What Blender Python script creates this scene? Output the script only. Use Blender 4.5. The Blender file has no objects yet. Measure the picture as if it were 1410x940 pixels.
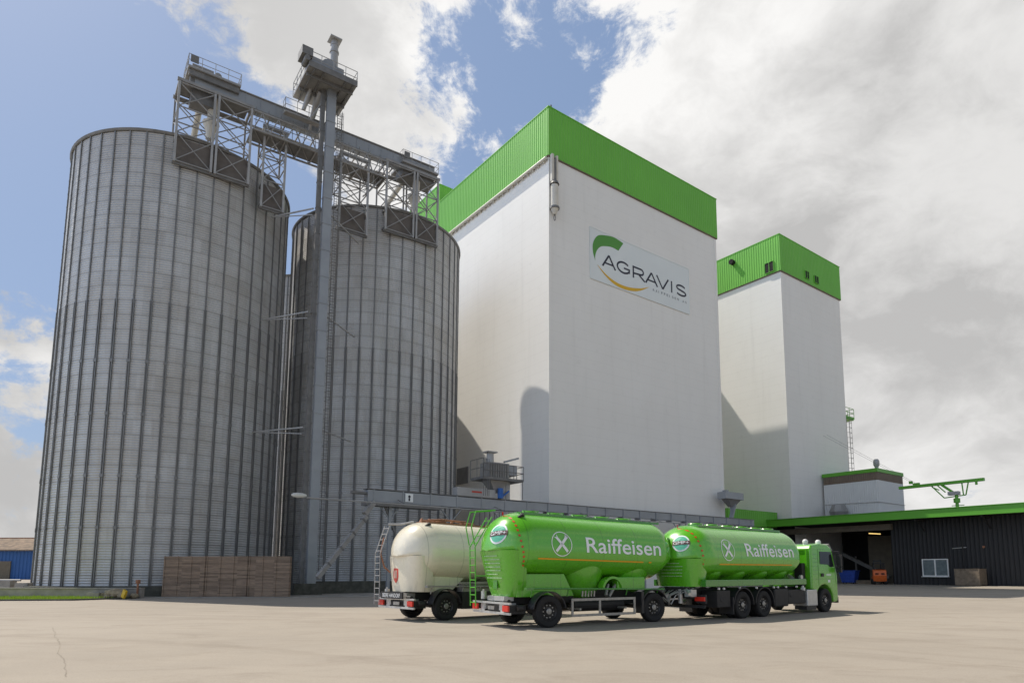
import bpy, bmesh, math, random
from math import sin, cos, pi, radians as R, sqrt, atan2
from mathutils import Vector, Matrix
random.seed(7)
scene = bpy.context.scene
col = scene.collection

# ------------------------------------------------------------------ node helpers
class NG:
    def __init__(s, tree):
        s.t = tree; s.n = tree.nodes; s.l = tree.links
    def put(s, sock, v):
        if v is None: return
        if isinstance(v, bpy.types.NodeSocket): s.l.new(v, sock)
        elif isinstance(v, (tuple, list)):
            if sock.type == 'RGBA' and len(v) == 3: v = (*v, 1)
            sock.default_value = v
        else: sock.default_value = v
    def m(s, op, a, b=None, c=None, clamp=False):
        n = s.n.new('ShaderNodeMath'); n.operation = op; n.use_clamp = clamp
        s.put(n.inputs[0], a); s.put(n.inputs[1], b); s.put(n.inputs[2], c); return n.outputs[0]
    def v(s, op, a, b=None, sc=None):
        n = s.n.new('ShaderNodeVectorMath'); n.operation = op
        s.put(n.inputs[0], a); s.put(n.inputs[1], b)
        if sc is not None: s.put(n.inputs['Scale'], sc)
        return n.outputs['Value'] if op in ('DOT_PRODUCT', 'LENGTH', 'DISTANCE') else n.outputs[0]
    def mix(s, f, a, b, blend='MIX'):
        n = s.n.new('ShaderNodeMix'); n.data_type = 'RGBA'; n.blend_type = blend
        s.put(n.inputs[0], f); s.put(n.inputs[6], a); s.put(n.inputs[7], b); return n.outputs[2]
    def noise(s, vec, scale, detail=4, rough=.55, dist=0, dim='3D'):
        n = s.n.new('ShaderNodeTexNoise'); n.noise_dimensions = dim
        s.put(n.inputs['Vector'], vec); n.inputs['Scale'].default_value = scale
        n.inputs['Detail'].default_value = detail; n.inputs['Roughness'].default_value = rough
        n.inputs['Distortion'].default_value = dist; return n.outputs['Fac']
    def ramp(s, f, lo, hi, a=0., b=1., smooth=True):
        n = s.n.new('ShaderNodeMapRange'); n.interpolation_type = 'SMOOTHSTEP' if smooth else 'LINEAR'
        s.put(n.inputs[0], f); s.put(n.inputs[1], lo); s.put(n.inputs[2], hi); s.put(n.inputs[3], a); s.put(n.inputs[4], b)
        return n.outputs[0]
    def xyz(s, vec):
        n = s.n.new('ShaderNodeSeparateXYZ'); s.put(n.inputs[0], vec); return n.outputs
    def comb(s, x, y, z):
        n = s.n.new('ShaderNodeCombineXYZ'); s.put(n.inputs[0], x); s.put(n.inputs[1], y); s.put(n.inputs[2], z); return n.outputs[0]
    def white(s, vec):
        n = s.n.new('ShaderNodeTexWhiteNoise'); n.noise_dimensions = '3D'; s.put(n.inputs['Vector'], vec); return n.outputs['Value']
    def coord(s, k='Object'):
        return s.n.new('ShaderNodeTexCoord').outputs[k]

def material(name, color, rough=.6, metal=0., fn=None, coat=0., emit=None, vary=.08, vscale=1.5, bump=0.0, bscale=20, spec=.5):
    m = bpy.data.materials.new(name); m.use_nodes = True
    g = NG(m.node_tree); b = g.n['Principled BSDF']
    b.inputs['Roughness'].default_value = rough; b.inputs['Metallic'].default_value = metal
    b.inputs['Specular IOR Level'].default_value = spec
    if coat: b.inputs['Coat Weight'].default_value = coat; b.inputs['Coat Roughness'].default_value = .15
    if emit: b.inputs['Emission Color'].default_value = (*emit[0], 1); b.inputs['Emission Strength'].default_value = emit[1]
    co = g.coord()
    if fn: fn(g, b, co)
    else:
        n = g.noise(co, vscale, 5, .6)
        f = g.ramp(n, .25, .75, 1 - vary, 1 + vary, False)
        c = g.v('SCALE', tuple(color), None, f)
        g.put(b.inputs['Base Color'], c)
        if bump:
            bn = g.n.new('ShaderNodeBump'); bn.inputs['Strength'].default_value = bump; bn.inputs['Distance'].default_value = .02
            g.put(bn.inputs['Height'], g.noise(co, bscale, 3)); g.put(b.inputs['Normal'], bn.outputs[0])
    return m

def add_bump(g, b, h, strength, dist):
    bn = g.n.new('ShaderNodeBump'); bn.inputs['Strength'].default_value = strength; bn.inputs['Distance'].default_value = dist
    g.put(bn.inputs['Height'], h); g.put(b.inputs['Normal'], bn.outputs[0])

# ---- materials
def silo_fn(g, b, co):
    x, y, z = g.xyz(co)
    ang = g.m('MULTIPLY', g.m('ARCTAN2', y, x), 44 / (2 * pi))
    cell = g.comb(g.m('FLOOR', ang), g.m('FLOOR', g.m('DIVIDE', z, 1.39)), 0)
    wn = g.white(cell)
    pan = g.ramp(wn, 0, 1, .92, 1.08, False)
    streak = g.noise(g.comb(g.m('MULTIPLY', ang, 1.6), 0, g.m('MULTIPLY', z, .09)), 2.2, 5, .65)
    blot = g.noise(co, .22, 5, .6)
    base = g.mix(g.ramp(blot, .35, .7), (.57, .58, .59), (.50, .49, .475))
    base = g.mix(g.ramp(streak, .5, .8, 0, .4), base, (.30, .25, .21))
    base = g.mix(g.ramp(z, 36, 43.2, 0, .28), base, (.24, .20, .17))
    c = g.v('SCALE', base, None, pan)
    # dark seams between sheets
    fr = g.m('FRACT', g.m('DIVIDE', z, 1.39))
    seam = g.m('MAXIMUM', g.ramp(fr, .86, .97), g.ramp(fr, .10, .02))
    c = g.mix(g.m('MULTIPLY', seam, .24), c, (.15, .13, .11))
    corr = g.m('SINE', g.m('MULTIPLY', z, 2 * pi / .232))
    c = g.mix(g.ramp(corr, -.9, .1, .26, 0), c, (.12, .11, .105))
    g.put(b.inputs['Base Color'], c)
    g.put(b.inputs['Roughness'], g.ramp(wn, 0, 1, .42, .62, False))
    b.inputs['Metallic'].default_value = .25
    add_bump(g, b, corr, .6, .03)
M = {}
M['silo'] = material('silo_corrugated_steel', (.3, .3, .3), .5, .3, silo_fn)
M['stiff'] = material('stiffener_steel', (.19, .19, .19), .55, .3, vary=.2, vscale=.7)
M['galv'] = material('galvanised_steel', (.31, .30, .29), .5, .35, vary=.2, vscale=.8)
M['galv_light'] = material('galvanised_light', (.37, .365, .36), .5, .25, vary=.15, vscale=.6)
M['galv_dark'] = material('galvanised_dark', (.19, .185, .18), .6, .3, vary=.25)
M['convey'] = material('conveyor_steel', (.31, .325, .345), .45, .35, vary=.12, vscale=.5)
M['concrete'] = material('concrete', (.30, .28, .25), .9, vary=.3, vscale=1.2, bump=.3)
M['concrete_dark'] = material('mossy_concrete', (.09, .09, .075), .95, vary=.4, vscale=2, bump=.3)
def plaster(base, stain):
    def fn(g, b, co):
        x, y, z = g.xyz(co)
        n = g.noise(co, .12, 6, .6)
        s = g.noise(g.comb(g.m('MULTIPLY', x, .7), g.m('MULTIPLY', y, .7), g.m('MULTIPLY', z, .05)), 1.1, 5, .65)
        c = g.mix(g.ramp(n, .3, .75, 0, .5), base, stain)
        c = g.mix(g.ramp(s, .5, .85, 0, .35), c, tuple(v * .82 for v in stain))
        # faint lift joints of the slip-formed concrete
        fz = g.m('FRACT', g.m('DIVIDE', z, 1.25))
        j = g.m('LESS_THAN', fz, .035)
        c = g.mix(g.m('MULTIPLY', j, .10), c, (.3, .28, .26))
        nn = g.noise(co, .9, 4, .7)
        c = g.mix(g.ramp(nn, .55, .8, 0, .12), c, (.45, .42, .38))
        g.put(b.inputs['Base Color'], c)
        add_bump(g, b, g.noise(co, 6, 4, .6), .15, .03)
    return fn
M['plaster'] = material('white_render', (.8,) * 3, .85, 0, plaster((.86, .84, .80), (.79, .765, .72)))
M['sheet_green'] = material('green_sheeting', (.145, .46, .045), .5, 0, vary=.07, vscale=.15)
M['sheet_green_deep'] = material('green_fascia', (.11, .38, .03), .45, 0, vary=.06, vscale=.2)
M['sheet_white'] = material('white_trapezoid_sheeting', (.66, .66, .65), .5, 0, vary=.05, vscale=.2)
M['sheet_brown'] = material('brown_sheeting', (.17, .125, .09), .6, 0, vary=.15, vscale=.6)
M['eave_shade'] = material('eave_shade_brown', (.15, .13, .115), .7, .2, vary=.25, vscale=1.0)  # brown that paints the shade behind the lattice bays
M['sheet_black'] = material('anthracite_sheeting', (.013, .0125, .0135), .6, 0, vary=.2, vscale=.3)
M['sheet_blue'] = material('blue_sheeting', (.012, .09, .30), .55, 0, vary=.12, vscale=.3)
M['roof_grey'] = material('roof_membrane', (.14, .14, .14), .9, vary=.15)
M['panel_grey'] = material('sign_panel', (.75, .785, .775), .5, vary=.04, vscale=.2)
M['logo_green'] = material('logo_green', (.08, .29, .035), .5, vary=.02)
M['logo_yellow'] = material('logo_yellow', (.72, .42, .01), .5, vary=.02)
M['ink'] = material('black_lettering', (.012, .012, .03), .5, vary=.02)
M['ink_grey'] = material('grey_lettering', (.12, .12, .14), .5, vary=.02)
M['white_paint'] = material('white_decal', (.84, .86, .86), .4, vary=.03)
M['glass'] = material('window_glass', (.015, .02, .022), .08, 0, vary=.1)
M['glass_grey'] = material('grey_window_glass', (.13, .16, .165), .12, 0, vary=.3, vscale=2)
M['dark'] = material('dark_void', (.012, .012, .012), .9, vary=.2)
M['rubber'] = material('tyre_rubber', (.016, .015, .015), .8, vary=.25, vscale=6, bump=.2, bscale=30)
M['rim_dark'] = material('rim_dark', (.045, .042, .04), .5, .4, vary=.3, vscale=8)
M['rim_grey'] = material('rim_grey', (.34, .33, .31), .4, .6, vary=.3, vscale=8)
M['chassis'] = material('chassis_black', (.022, .021, .021), .6, .1, vary=.3, vscale=4)
M['mud'] = material('mudguard_black', (.022, .022, .024), .38, 0, vary=.2, vscale=3)
def dusty(base, dust, hi=1.6, seams=1.0):
    def fn(g, b, co):
        x, y, z = g.xyz(co)
        n = g.noise(co, 2.2, 6, .65)
        st = g.noise(g.comb(g.m('MULTIPLY', x, 6), g.m('MULTIPLY', y, 6), g.m('MULTIPLY', z, .7)), 1.0, 4, .6)
        low = g.ramp(z, .6, hi, 1, .25)
        f = g.m('MULTIPLY', g.m('MULTIPLY', g.m('ADD', g.m('MULTIPLY', n, .6), g.m('MULTIPLY', st, .5)), low), .17)
        sx = g.m('FRACT', g.m('DIVIDE', g.m('ADD', x, 10.3), 1.47))
        sl = g.m('MULTIPLY', g.ramp(g.m('ABSOLUTE', g.m('SUBTRACT', sx, .5)), .004, .016, .45, 0), seams)
        base2 = g.mix(sl, base, tuple(v * .35 for v in base))
        run = g.noise(g.comb(g.m('MULTIPLY', x, 9), 0, g.m('MULTIPLY', z, .5)), 1.0, 5, .7)
        base2 = g.mix(g.m('MULTIPLY', g.ramp(run, .54, .72, 0, .3), g.ramp(z, 2.9, 1.4, 0, 1)), base2, tuple(v * .5 for v in dust))
        g.put(b.inputs['Base Color'], g.mix(f, base2, dust))
        g.put(b.inputs['Roughness'], g.ramp(n, .3, .7, .20, .34, False))
        b.inputs['Coat Weight'].default_value = .8; b.inputs['Coat Roughness'].default_value = .12; b.inputs['Coat IOR'].default_value = 1.6
        seamx = g.m('FRACT', g.m('DIVIDE', g.m('ADD', x, 10.3), 1.47))
        sm = g.m('MULTIPLY', g.ramp(g.m('ABSOLUTE', g.m('SUBTRACT', seamx, .5)), .006, .018, 1, 0), seams)
        add_bump(g, b, g.m('ADD', g.noise(co, 1.3, 2, .5), g.m('MULTIPLY', sm, .35)), .2, .03)
    return fn
M['truck_green'] = material('tank_green_paint', (.1, .38, .03), .3, 0, dusty((.105, .44, .013), (.22, .29, .11)))
M['cab_green'] = material('cab_green_paint', (.1, .38, .03), .3, 0, dusty((.10, .43, .013), (.22, .29, .11), 1.6, 0.))
M['truck_green_dark'] = material('frame_green_paint', (.05, .22, .025), .4, 0, dusty((.05, .25, .022), (.14, .17, .08)))
M['cream'] = material('tank_cream_paint', (.6, .52, .36), .35, 0, dusty((.78, .715, .56), (.50, .42, .30), 2.2))
M['rust'] = material('rusty_steel', (.30, .14, .08), .8, .1, vary=.4, vscale=6)
M['alu'] = material('aluminium', (.55, .54, .52), .4, .6, vary=.15, vscale=5)
M['red'] = material('red_plastic', (.62, .03, .015), .35, vary=.1)
M['shield_red'] = material('shield_red', (.55, .06, .035), .5, vary=.1, vscale=4)
M['orange'] = material('orange_stripe', (.80, .38, .01), .4, vary=.04)
M['teal'] = material('teal_badge', (.10, .46, .30), .4, vary=.05)
M['print'] = material('small_print_paint', (.42, .58, .34), .5, vary=.1)
M['badge_brown'] = material('badge_brown', (.12, .06, .05), .4, vary=.1)
M['fork_orange'] = material('orange_truck_paint', (.62, .12, .02), .5, vary=.2, vscale=3)
M['skip_blue'] = material('blue_skip_paint', (.02, .06, .32), .5, vary=.3, vscale=3)
M['motor_blue'] = material('blue_motor_paint', (.02, .12, .42), .5, vary=.2, vscale=3)
M['lamp'] = material('lit_tube', (.9, .7, .3), .5, emit=((1, .68, .22), 1.1))
M['lamp_glass'] = material('lamp_cover', (.62, .62, .58), .4, vary=.05)
M['white_plastic'] = material('white_plastic', (.72, .71, .68), .4, vary=.06)
M['beige_steel'] = material('beige_pipe', (.62, .58, .50), .5, vary=.12)
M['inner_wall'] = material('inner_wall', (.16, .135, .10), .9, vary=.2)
M['stone'] = material('stone', (.30, .25, .17), .95, vary=.4, vscale=5, bump=.5, bscale=10)
M['yellow'] = material('yellow_paint', (.65, .42, .02), .5, vary=.1)

def board_fn(g, b, co):
    x, y, z = g.xyz(co)
    n = g.noise(g.comb(g.m('MULTIPLY', x, .6), y, g.m('MULTIPLY', z, 5)), 2.5, 6, .7)
    row = g.white(g.comb(g.m('FLOOR', g.m('MULTIPLY', x, .8)), 0, g.m('FLOOR', g.m('DIVIDE', z, .11))))
    c = g.mix(g.ramp(n, .3, .75), (.31, .225, .16), (.19, .135, .10))
    c = g.v('SCALE', c, None, g.ramp(row, 0, 1, .75, 1.25, False))
    top = g.ramp(z, 2.3, 2.8, 0, .5)
    c = g.mix(g.m('MULTIPLY', top, g.noise(co, 3, 4, .7)), c, (.24, .18, .13))
    g.put(b.inputs['Base Color'], c)
    add_bump(g, b, n, .4, .03)
M['boards'] = material('weathered_boards', (.12, .08, .05), .9, 0, board_fn)
M['crate'] = material('worn_plywood', (.20, .155, .11), .9, vary=.35, vscale=3, bump=.3)

def ground_fn(g, b, co):
    x, y, z = g.xyz(co)
    big = g.noise(co, .07, 5, .6)
    mid = g.noise(co, .6, 6, .62)
    # long sweeping tyre marks across the yard
    ring = g.v('LENGTH', g.v('SUBTRACT', co, (-4, 2, 0)))
    ringn = g.m('ADD', ring, g.m('MULTIPLY', big, 3.0))
    tr = g.noise(g.comb(ringn, 0, 0), 1.3, 5, .75)
    st = g.noise(g.comb(g.m('MULTIPLY', x, .45), g.m('MULTIPLY', y, .9), 0), .8, 8, .72, .8)
    ring2 = g.v('LENGTH', g.v('SUBTRACT', co, (-22, -14, 0)))
    tr2 = g.noise(g.comb(g.m('ADD', ring2, g.m('MULTIPLY', mid, 1.0)), 4, 0), .9, 4, .7)
    fine = g.noise(co, 11, 4, .75)
    grain = g.noise(co, 38, 3, .7)
    c = g.mix(g.ramp(big, .3, .7), (.36, .318, .268), (.305, .268, .224))
    c = g.mix(g.ramp(mid, .35, .75, 0, .35), c, (.39, .34, .28))
    c = g.mix(g.ramp(st, .45, .75, 0, .42), c, (.195, .158, .124))
    c = g.mix(g.ramp(tr, .55, .75, 0, .42), c, (.165, .13, .10))
    c = g.mix(g.ramp(tr2, .56, .74, 0, .25), c, (.19, .155, .12))
    c = g.mix(g.ramp(fine, .5, .72, 0, .22), c, (.20, .17, .135))
    c = g.mix(g.ramp(grain, .48, .72, 0, .34), c, (.12, .10, .08))
    # hairline cracks and a few oil spots
    vo = g.n.new('ShaderNodeTexVoronoi'); vo.feature = 'DISTANCE_TO_EDGE'
    wv = g.v('ADD', co, g.v('SCALE', g.comb(g.noise(co, .4, 4), g.noise(co, .5, 4), 0), None, 5.0))
    g.put(vo.inputs['Vector'], wv); vo.inputs['Scale'].default_value = .05
    gate = g.ramp(g.noise(co, .05, 2), .48, .6)
    cr = g.m('MULTIPLY', g.ramp(vo.outputs['Distance'], 0, .0013, 1, 0), gate)
    c = g.mix(g.m('MULTIPLY', cr, .65), c, (.08, .06, .05))
    sp = g.ramp(g.noise(co, .9, 3, .5), .70, .78, 0, .45)
    c = g.mix(sp, c, (.13, .105, .085))
    g.put(b.inputs['Base Color'], c)
    add_bump(g, b, g.noise(co, 25, 4, .7), .25, .015)
M['crack'] = material('crack_fill', (.25, .215, .175), .95, vary=.4)
M['ground'] = material('yard_asphalt', (.3, .25, .2), .88, 0, ground_fn, spec=.3)
def grassy_fn(g, b, co):
    n = g.noise(co, 1.2, 6, .7)
    g.put(b.inputs['Base Color'], g.mix(g.ramp(n, .3, .7), (.24, .33, .03), (.42, .38, .12)))
M['turf'] = material('turf', (.1, .16, .03), .95, 0, grassy_fn)
M['blade'] = material('grass_blades', (.30, .43, .04), .8, 0, vary=.35, vscale=2)
def tile_fn(g, b, co):
    x, y, z = g.xyz(co)
    r = g.white(g.comb(g.m('FLOOR', g.m('MULTIPLY', x, 1.2)), g.m('FLOOR', g.m('MULTIPLY', y, 2.2)), 0))
    n = g.noise(co, .5, 4)
    c = g.v('SCALE', g.mix(n, (.20, .135, .085), (.13, .09, .06)), None, g.ramp(r, 0, 1, .6, 1.4, False))
    g.put(b.inputs['Base Color'], c)
M['tiles'] = material('brown_roof_tiles', (.2, .13, .08), .85, 0, tile_fn)

# ------------------------------------------------------------------ mesh builder
class MB:
    def __init__(s): s.v = []; s.f = []; s.mi = []; s.cur = 0
    def add(s, vs, fs):
        o = len(s.v); s.v += [tuple(p) for p in vs]; s.f += [tuple(i + o for i in f) for f in fs]; s.mi += [s.cur] * len(fs); return s
    def box(s, x0, x1, y0, y1, z0, z1):
        vs = [(x, y, z) for z in (z0, z1) for y in (y0, y1) for x in (x0, x1)]
        return s.add(vs, [(0, 2, 3, 1), (4, 5, 7, 6), (0, 1, 5, 4), (2, 6, 7, 3), (0, 4, 6, 2), (1, 3, 7, 5)])
    def bar(s, a, b, w, h=None, up=(0, 0, 1)):
        h = h or w; a = Vector(a); b = Vector(b); d = (b - a).normalized(); up = Vector(up)
        if abs(d.dot(up)) > .98: up = Vector((0, 1, 0))
        sd = d.cross(up).normalized(); u = sd.cross(d)
        vs = []
        for p in (a, b):
            for i, j in ((-1, -1), (1, -1), (1, 1), (-1, 1)): vs.append(p + sd * (i * w / 2) + u * (j * h / 2))
        return s.add(vs, [(0, 3, 2, 1), (4, 5, 6, 7), (0, 1, 5, 4), (1, 2, 6, 5), (2, 3, 7, 6), (3, 0, 4, 7)])
    def cyl(s, a, b, r, r2=None, n=12, cap=True):
        r2 = r if r2 is None else r2; a = Vector(a); b = Vector(b); d = (b - a).normalized()
        up = Vector((0, 0, 1)) if abs(d.z) < .95 else Vector((1, 0, 0))
        sd = d.cross(up).normalized(); u = sd.cross(d); vs = []
        for p, q in ((a, r), (b, r2)):
            for k in range(n): t = 2 * pi * k / n; vs.append(p + sd * (cos(t) * q) + u * (sin(t) * q))
        fs = [(k, (k + 1) % n, n + (k + 1) % n, n + k) for k in range(n)]
        if cap: fs += [tuple(range(n))[::-1], tuple(range(n, 2 * n))]
        return s.add(vs, fs)
    def tube(s, pts, r, n=8):
        for i in range(len(pts) - 1): s.cyl(pts[i], pts[i + 1], r, None, n)
        return s
    def lathe(s, prof, n=32, axis='z', c=(0, 0, 0), a0=0, a1=2 * pi):
        full = abs(a1 - a0 - 2 * pi) < 1e-6; m = n if full else n + 1; vs = []
        for k in range(m):
            t = a0 + (a1 - a0) * k / n
            for (r, h) in prof:
                if axis == 'z': p = (r * cos(t), r * sin(t), h)
                elif axis == 'y': p = (r * cos(t), h, r * sin(t))
                else: p = (h, r * cos(t), r * sin(t))
                vs.append((p[0] + c[0], p[1] + c[1], p[2] + c[2]))
        L = len(prof); fs = []
        for k in range(n):
            k2 = (k + 1) % m
            for i in range(L - 1): fs.append((k * L + i, k2 * L + i, k2 * L + i + 1, k * L + i + 1))
        return s.add(vs, fs)
    def prism(s, poly, f, h0, h1):
        # poly of (p,q); f(p,q,h)->xyz
        n = len(poly); vs = [f(p, q, h0) for p, q in poly] + [f(p, q, h1) for p, q in poly]
        return s.add(vs, [tuple(range(n))[::-1], tuple(range(n, 2 * n))] + [(k, (k + 1) % n, n + (k + 1) % n, n + k) for k in range(n)])
    def loft(s, rings, cap=True, closed=True):
        n = len(rings[0]); vs = [p for r in rings for p in r]; fs = []
        for i in range(len(rings) - 1):
            for k in range(n if closed else n - 1):
                k2 = (k + 1) % n; fs.append((i * n + k, i * n + k2, (i + 1) * n + k2, (i + 1) * n + k))
        if cap: fs += [tuple(range(n))[::-1], tuple(range((len(rings) - 1) * n, len(rings) * n))]
        return s.add(vs, fs)
    def mesh(s, name, mat, smooth=False, fix=True):
        me = bpy.data.meshes.new(name); me.from_pydata(s.v, [], s.f)
        mats = mat if isinstance(mat, (list, tuple)) else [mat]
        for m in mats: me.materials.append(m)
        if len(mats) > 1: me.polygons.foreach_set('material_index', s.mi)
        if fix:
            bm = bmesh.new(); bm.from_mesh(me); bmesh.ops.recalc_face_normals(bm, faces=bm.faces); bm.to_mesh(me); bm.free()
        if smooth:
            me.polygons.foreach_set('use_smooth', [True] * len(me.polygons)); me.set_sharp_from_angle(angle=R(smooth if smooth is not True else 38))
        me.update(); return me
    def build(s, name, mat, parent=None, smooth=False, loc=(0, 0, 0), rz=0, bevel=0, fix=True):
        return link(name, s.mesh(name, mat, smooth, fix), parent, loc, rz, bevel)

def link(name, me, parent=None, loc=(0, 0, 0), rz=0, bevel=0):
    o = bpy.data.objects.new(name, me); col.objects.link(o); o.location = loc; o.rotation_euler.z = rz
    if parent: o.parent = parent
    if bevel:
        b = o.modifiers.new('bevel', 'BEVEL'); b.width = bevel; b.segments = 2; b.limit_method = 'ANGLE'; b.angle_limit = R(35)
    return o
def thing(name, label, cat, loc=(0, 0, 0), rz=0, group=None):
    o = bpy.data.objects.new(name, None); col.objects.link(o); o.location = loc; o.rotation_euler.z = rz
    return tag(o, label, cat, group)
def tag(o, label=None, cat=None, group=None, kind=None):
    if label: o['label'] = label
    if cat: o['category'] = cat
    if group: o['group'] = group
    if kind: o['kind'] = kind
    return o
def copy_tree(o, parent=None):
    c = o.copy(); col.objects.link(c); c.parent = parent
    for ch in list(o.children): copy_tree(ch, c)
    return c

def text_mesh(txt, size=1.0, bold=0.0):
    cu = bpy.data.curves.new('lettering', 'FONT'); cu.body = txt; cu.size = size; cu.resolution_u = 4; cu.offset = bold
    ob = bpy.data.objects.new('lettering_tmp', cu); col.objects.link(ob)
    bpy.context.view_layer.update()
    dg = bpy.context.evaluated_depsgraph_get()
    me = bpy.data.meshes.new_from_object(ob.evaluated_get(dg))
    bpy.data.objects.remove(ob); bpy.data.curves.remove(cu); return me
def fit_text(txt, x0, x1, z0, z1, bold=0.0):
    """flat text filling the rectangle; returns a bmesh with x,y"""
    me = text_mesh(txt, 1.0, bold); bm = bmesh.new(); bm.from_mesh(me); bpy.data.meshes.remove(me)
    xs = [v.co.x for v in bm.verts]; ys = [v.co.y for v in bm.verts]
    a, b, c, d = min(xs), max(xs), min(ys), max(ys)
    for v in bm.verts:
        v.co.x = x0 + (v.co.x - a) / (b - a) * (x1 - x0); v.co.y = z0 + (v.co.y - c) / (d - c) * (z1 - z0); v.co.z = 0
    return bm

# ------------------------------------------------------------------ world
def px_dir(x, y):
    f, cx, cy, p = 906., 750., 673., math.atan(113 / 906)
    a = (x - cx) / f; b = -(y - cy) / f
    return Vector((a, cos(p) - b * sin(p), sin(p) + b * cos(p))).normalized()
SUN_AZ, SUN_EL = R(-60), R(54.5)
w = bpy.data.worlds.new('World'); scene.world = w; w.use_nodes = True
g = NG(w.node_tree); bg = g.n['Background']
sky = g.n.new('ShaderNodeTexSky'); sky.sky_type = 'NISHITA'; sky.sun_disc = False
sky.sun_elevation = SUN_EL; sky.sun_rotation = SUN_AZ; sky.air_density = 1.0; sky.dust_density = 1.4; sky.ozone_density = 1.6
D = g.v('NORMALIZE', g.coord('Generated'))
dx, dy, dz = g.xyz(D)
h = g.m('ADD', g.m('MAXIMUM', dz, 0), .42)
P = g.comb(g.m('MULTIPLY', dx, 1.25), g.m('MULTIPLY', dy, 1.25), g.m('MULTIPLY', dz, 1.9))
warp = g.comb(g.noise(P, 2.2, 4, .5), g.noise(g.v('ADD', P, (7, 3, 1)), 2.2, 4, .5), g.noise(g.v('ADD', P, (2, 9, 4)), 2.2, 4, .5))
P2 = g.v('ADD', P, g.v('SCALE', warp, None, .26))
n1 = g.noise(P2, 3.6, 13, .62)
n2 = g.noise(g.v('ADD', P2, (3.3, 1.7, 0)), 9.0, 12, .70)
cov = g.m('ADD', g.m('MULTIPLY', g.m('SUBTRACT', n1, .5), 1.0), g.m('ADD', g.m('MULTIPLY', g.m('SUBTRACT', n2, .5), .62), .5))
def blob(x, y, k, wgt):
    d = px_dir(x, y)
    dd = g.m('SUBTRACT', 1, g.v('DOT_PRODUCT', D, tuple(d)))
    return g.m('MULTIPLY', g.m('EXPONENT', g.m('MULTIPLY', dd, -k)), wgt)
bl = [(1250, 260, 9, .40), (960, 80, 90, .16), (560, 50, 45, .16), (430, 20, 130, .14), (470, 110, 120, .10), (0, 600, 60, .20), (60, 720, 30, .14), (215, 125, 400, .24), (300, 10, 300, .1), (180, 10, 900, .14), (500, 230, 90, .08), (1000, 300, 30, .1),
      (110, 300, 12, -.24), (180, 60, 40, -.12), (710, 90, 90, -.17), (850, 20, 200, -.26), (665, 215, 140, -.17), (330, 120, 200, -.12), (330, 320, 60, -.08), (760, 20, 300, -.08)]
acc = cov
for q in bl: acc = g.m('ADD', acc, blob(*q))
# clearer, deeper blue overhead and behind the camera
acc = g.m('SUBTRACT', acc, g.m('ADD', g.ramp(dz, .78, .95, 0, .25), g.ramp(dy, .05, -.35, 0, .04)))
alpha = g.ramp(acc, .465, .60)
# cloud light and shade
sh1 = g.noise(g.v('ADD', P2, (.05, .10, .3)), 2.6, 8, .52)
sh2 = g.noise(g.v('ADD', P2, (.6, .2, 0)), 7, 10, .64)
shade = g.m('ADD', g.m('MULTIPLY', sh1, .70), g.m('MULTIPLY', sh2, .30))
bright = g.m('ADD', blob(930, 110, 40, .42), g.m('ADD', blob(560, 110, 20, .32), g.m('ADD', blob(1330, 580, 50, .35), g.m('MULTIPLY', g.ramp(g.v('DOT_PRODUCT', D, (-.80, -.50, .33)), .55, .9), .9))))  # last term is an unseen bright patch added behind-left as fill
dim = g.m('ADD', blob(1330, 180, 14, .22), blob(1260, 480, 26, .22))
lum = g.m('ADD', g.m('SUBTRACT', g.ramp(shade, .35, .63, .0, .85), dim), bright, None, True)
ccol = g.mix(lum, (5.3, 5.25, 5.2), (9.7, 9.6, 9.45))
skyc = g.mix(g.ramp(dz, .72, .95, .55, .15), g.v('SCALE', sky.outputs[0], None, .9), (3.2, 4.55, 7.2))
final = g.mix(alpha, skyc, ccol)
# unseen sky scaled for fill: warmed behind, dimmed overhead, boosted behind-left
back = g.ramp(g.v('DOT_PRODUCT', D, (.55, -.80, .25)), .0, .7)
final = g.mix(back, final, g.v('MULTIPLY', final, (1.06, .98, .86)))
final = g.v('SCALE', final, None, g.m('MULTIPLY', g.ramp(g.v('DOT_PRODUCT', D, (.55, -.80, .25)), .1, .8, 1, 1.12), g.m('MULTIPLY', g.ramp(dz, .70, .82, 1, .20), g.ramp(g.v('DOT_PRODUCT', D, (-.83, -.46, .31)), .5, .9, 1, 2.1))))
g.put(bg.inputs['Color'], final); bg.inputs['Strength'].default_value = .1

sd = bpy.data.lights.new('sun', 'SUN'); sd.energy = 5.0; sd.angle = R(.55); sd.color = (1, .93, .82)
so = bpy.data.objects.new('sun', sd); col.objects.link(so)
sv = Vector((sin(SUN_AZ) * cos(SUN_EL), cos(SUN_AZ) * cos(SUN_EL), sin(SUN_EL)))
so.rotation_euler = sv.to_track_quat('Z', 'Y').to_euler(); so.location = (0, 0, 150)

# ------------------------------------------------------------------ camera
cd = bpy.data.cameras.new('camera'); cam = bpy.data.objects.new('camera', cd); col.objects.link(cam)
cam.location = (0, 0, 1.75); cam.rotation_euler = (R(90) + math.atan(113 / 906), 0, 0)
cd.sensor_width = 36; cd.lens = 906 / 1410 * 36; cd.shift_x = -45 / 1410; cd.shift_y = 203 / 1410
cd.clip_start = .1; cd.clip_end = 6000; scene.camera = cam
scene.view_settings.view_transform = 'Standard'; scene.view_settings.look = 'None'; scene.view_settings.exposure = 0
scene.render.film_transparent = False

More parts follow.
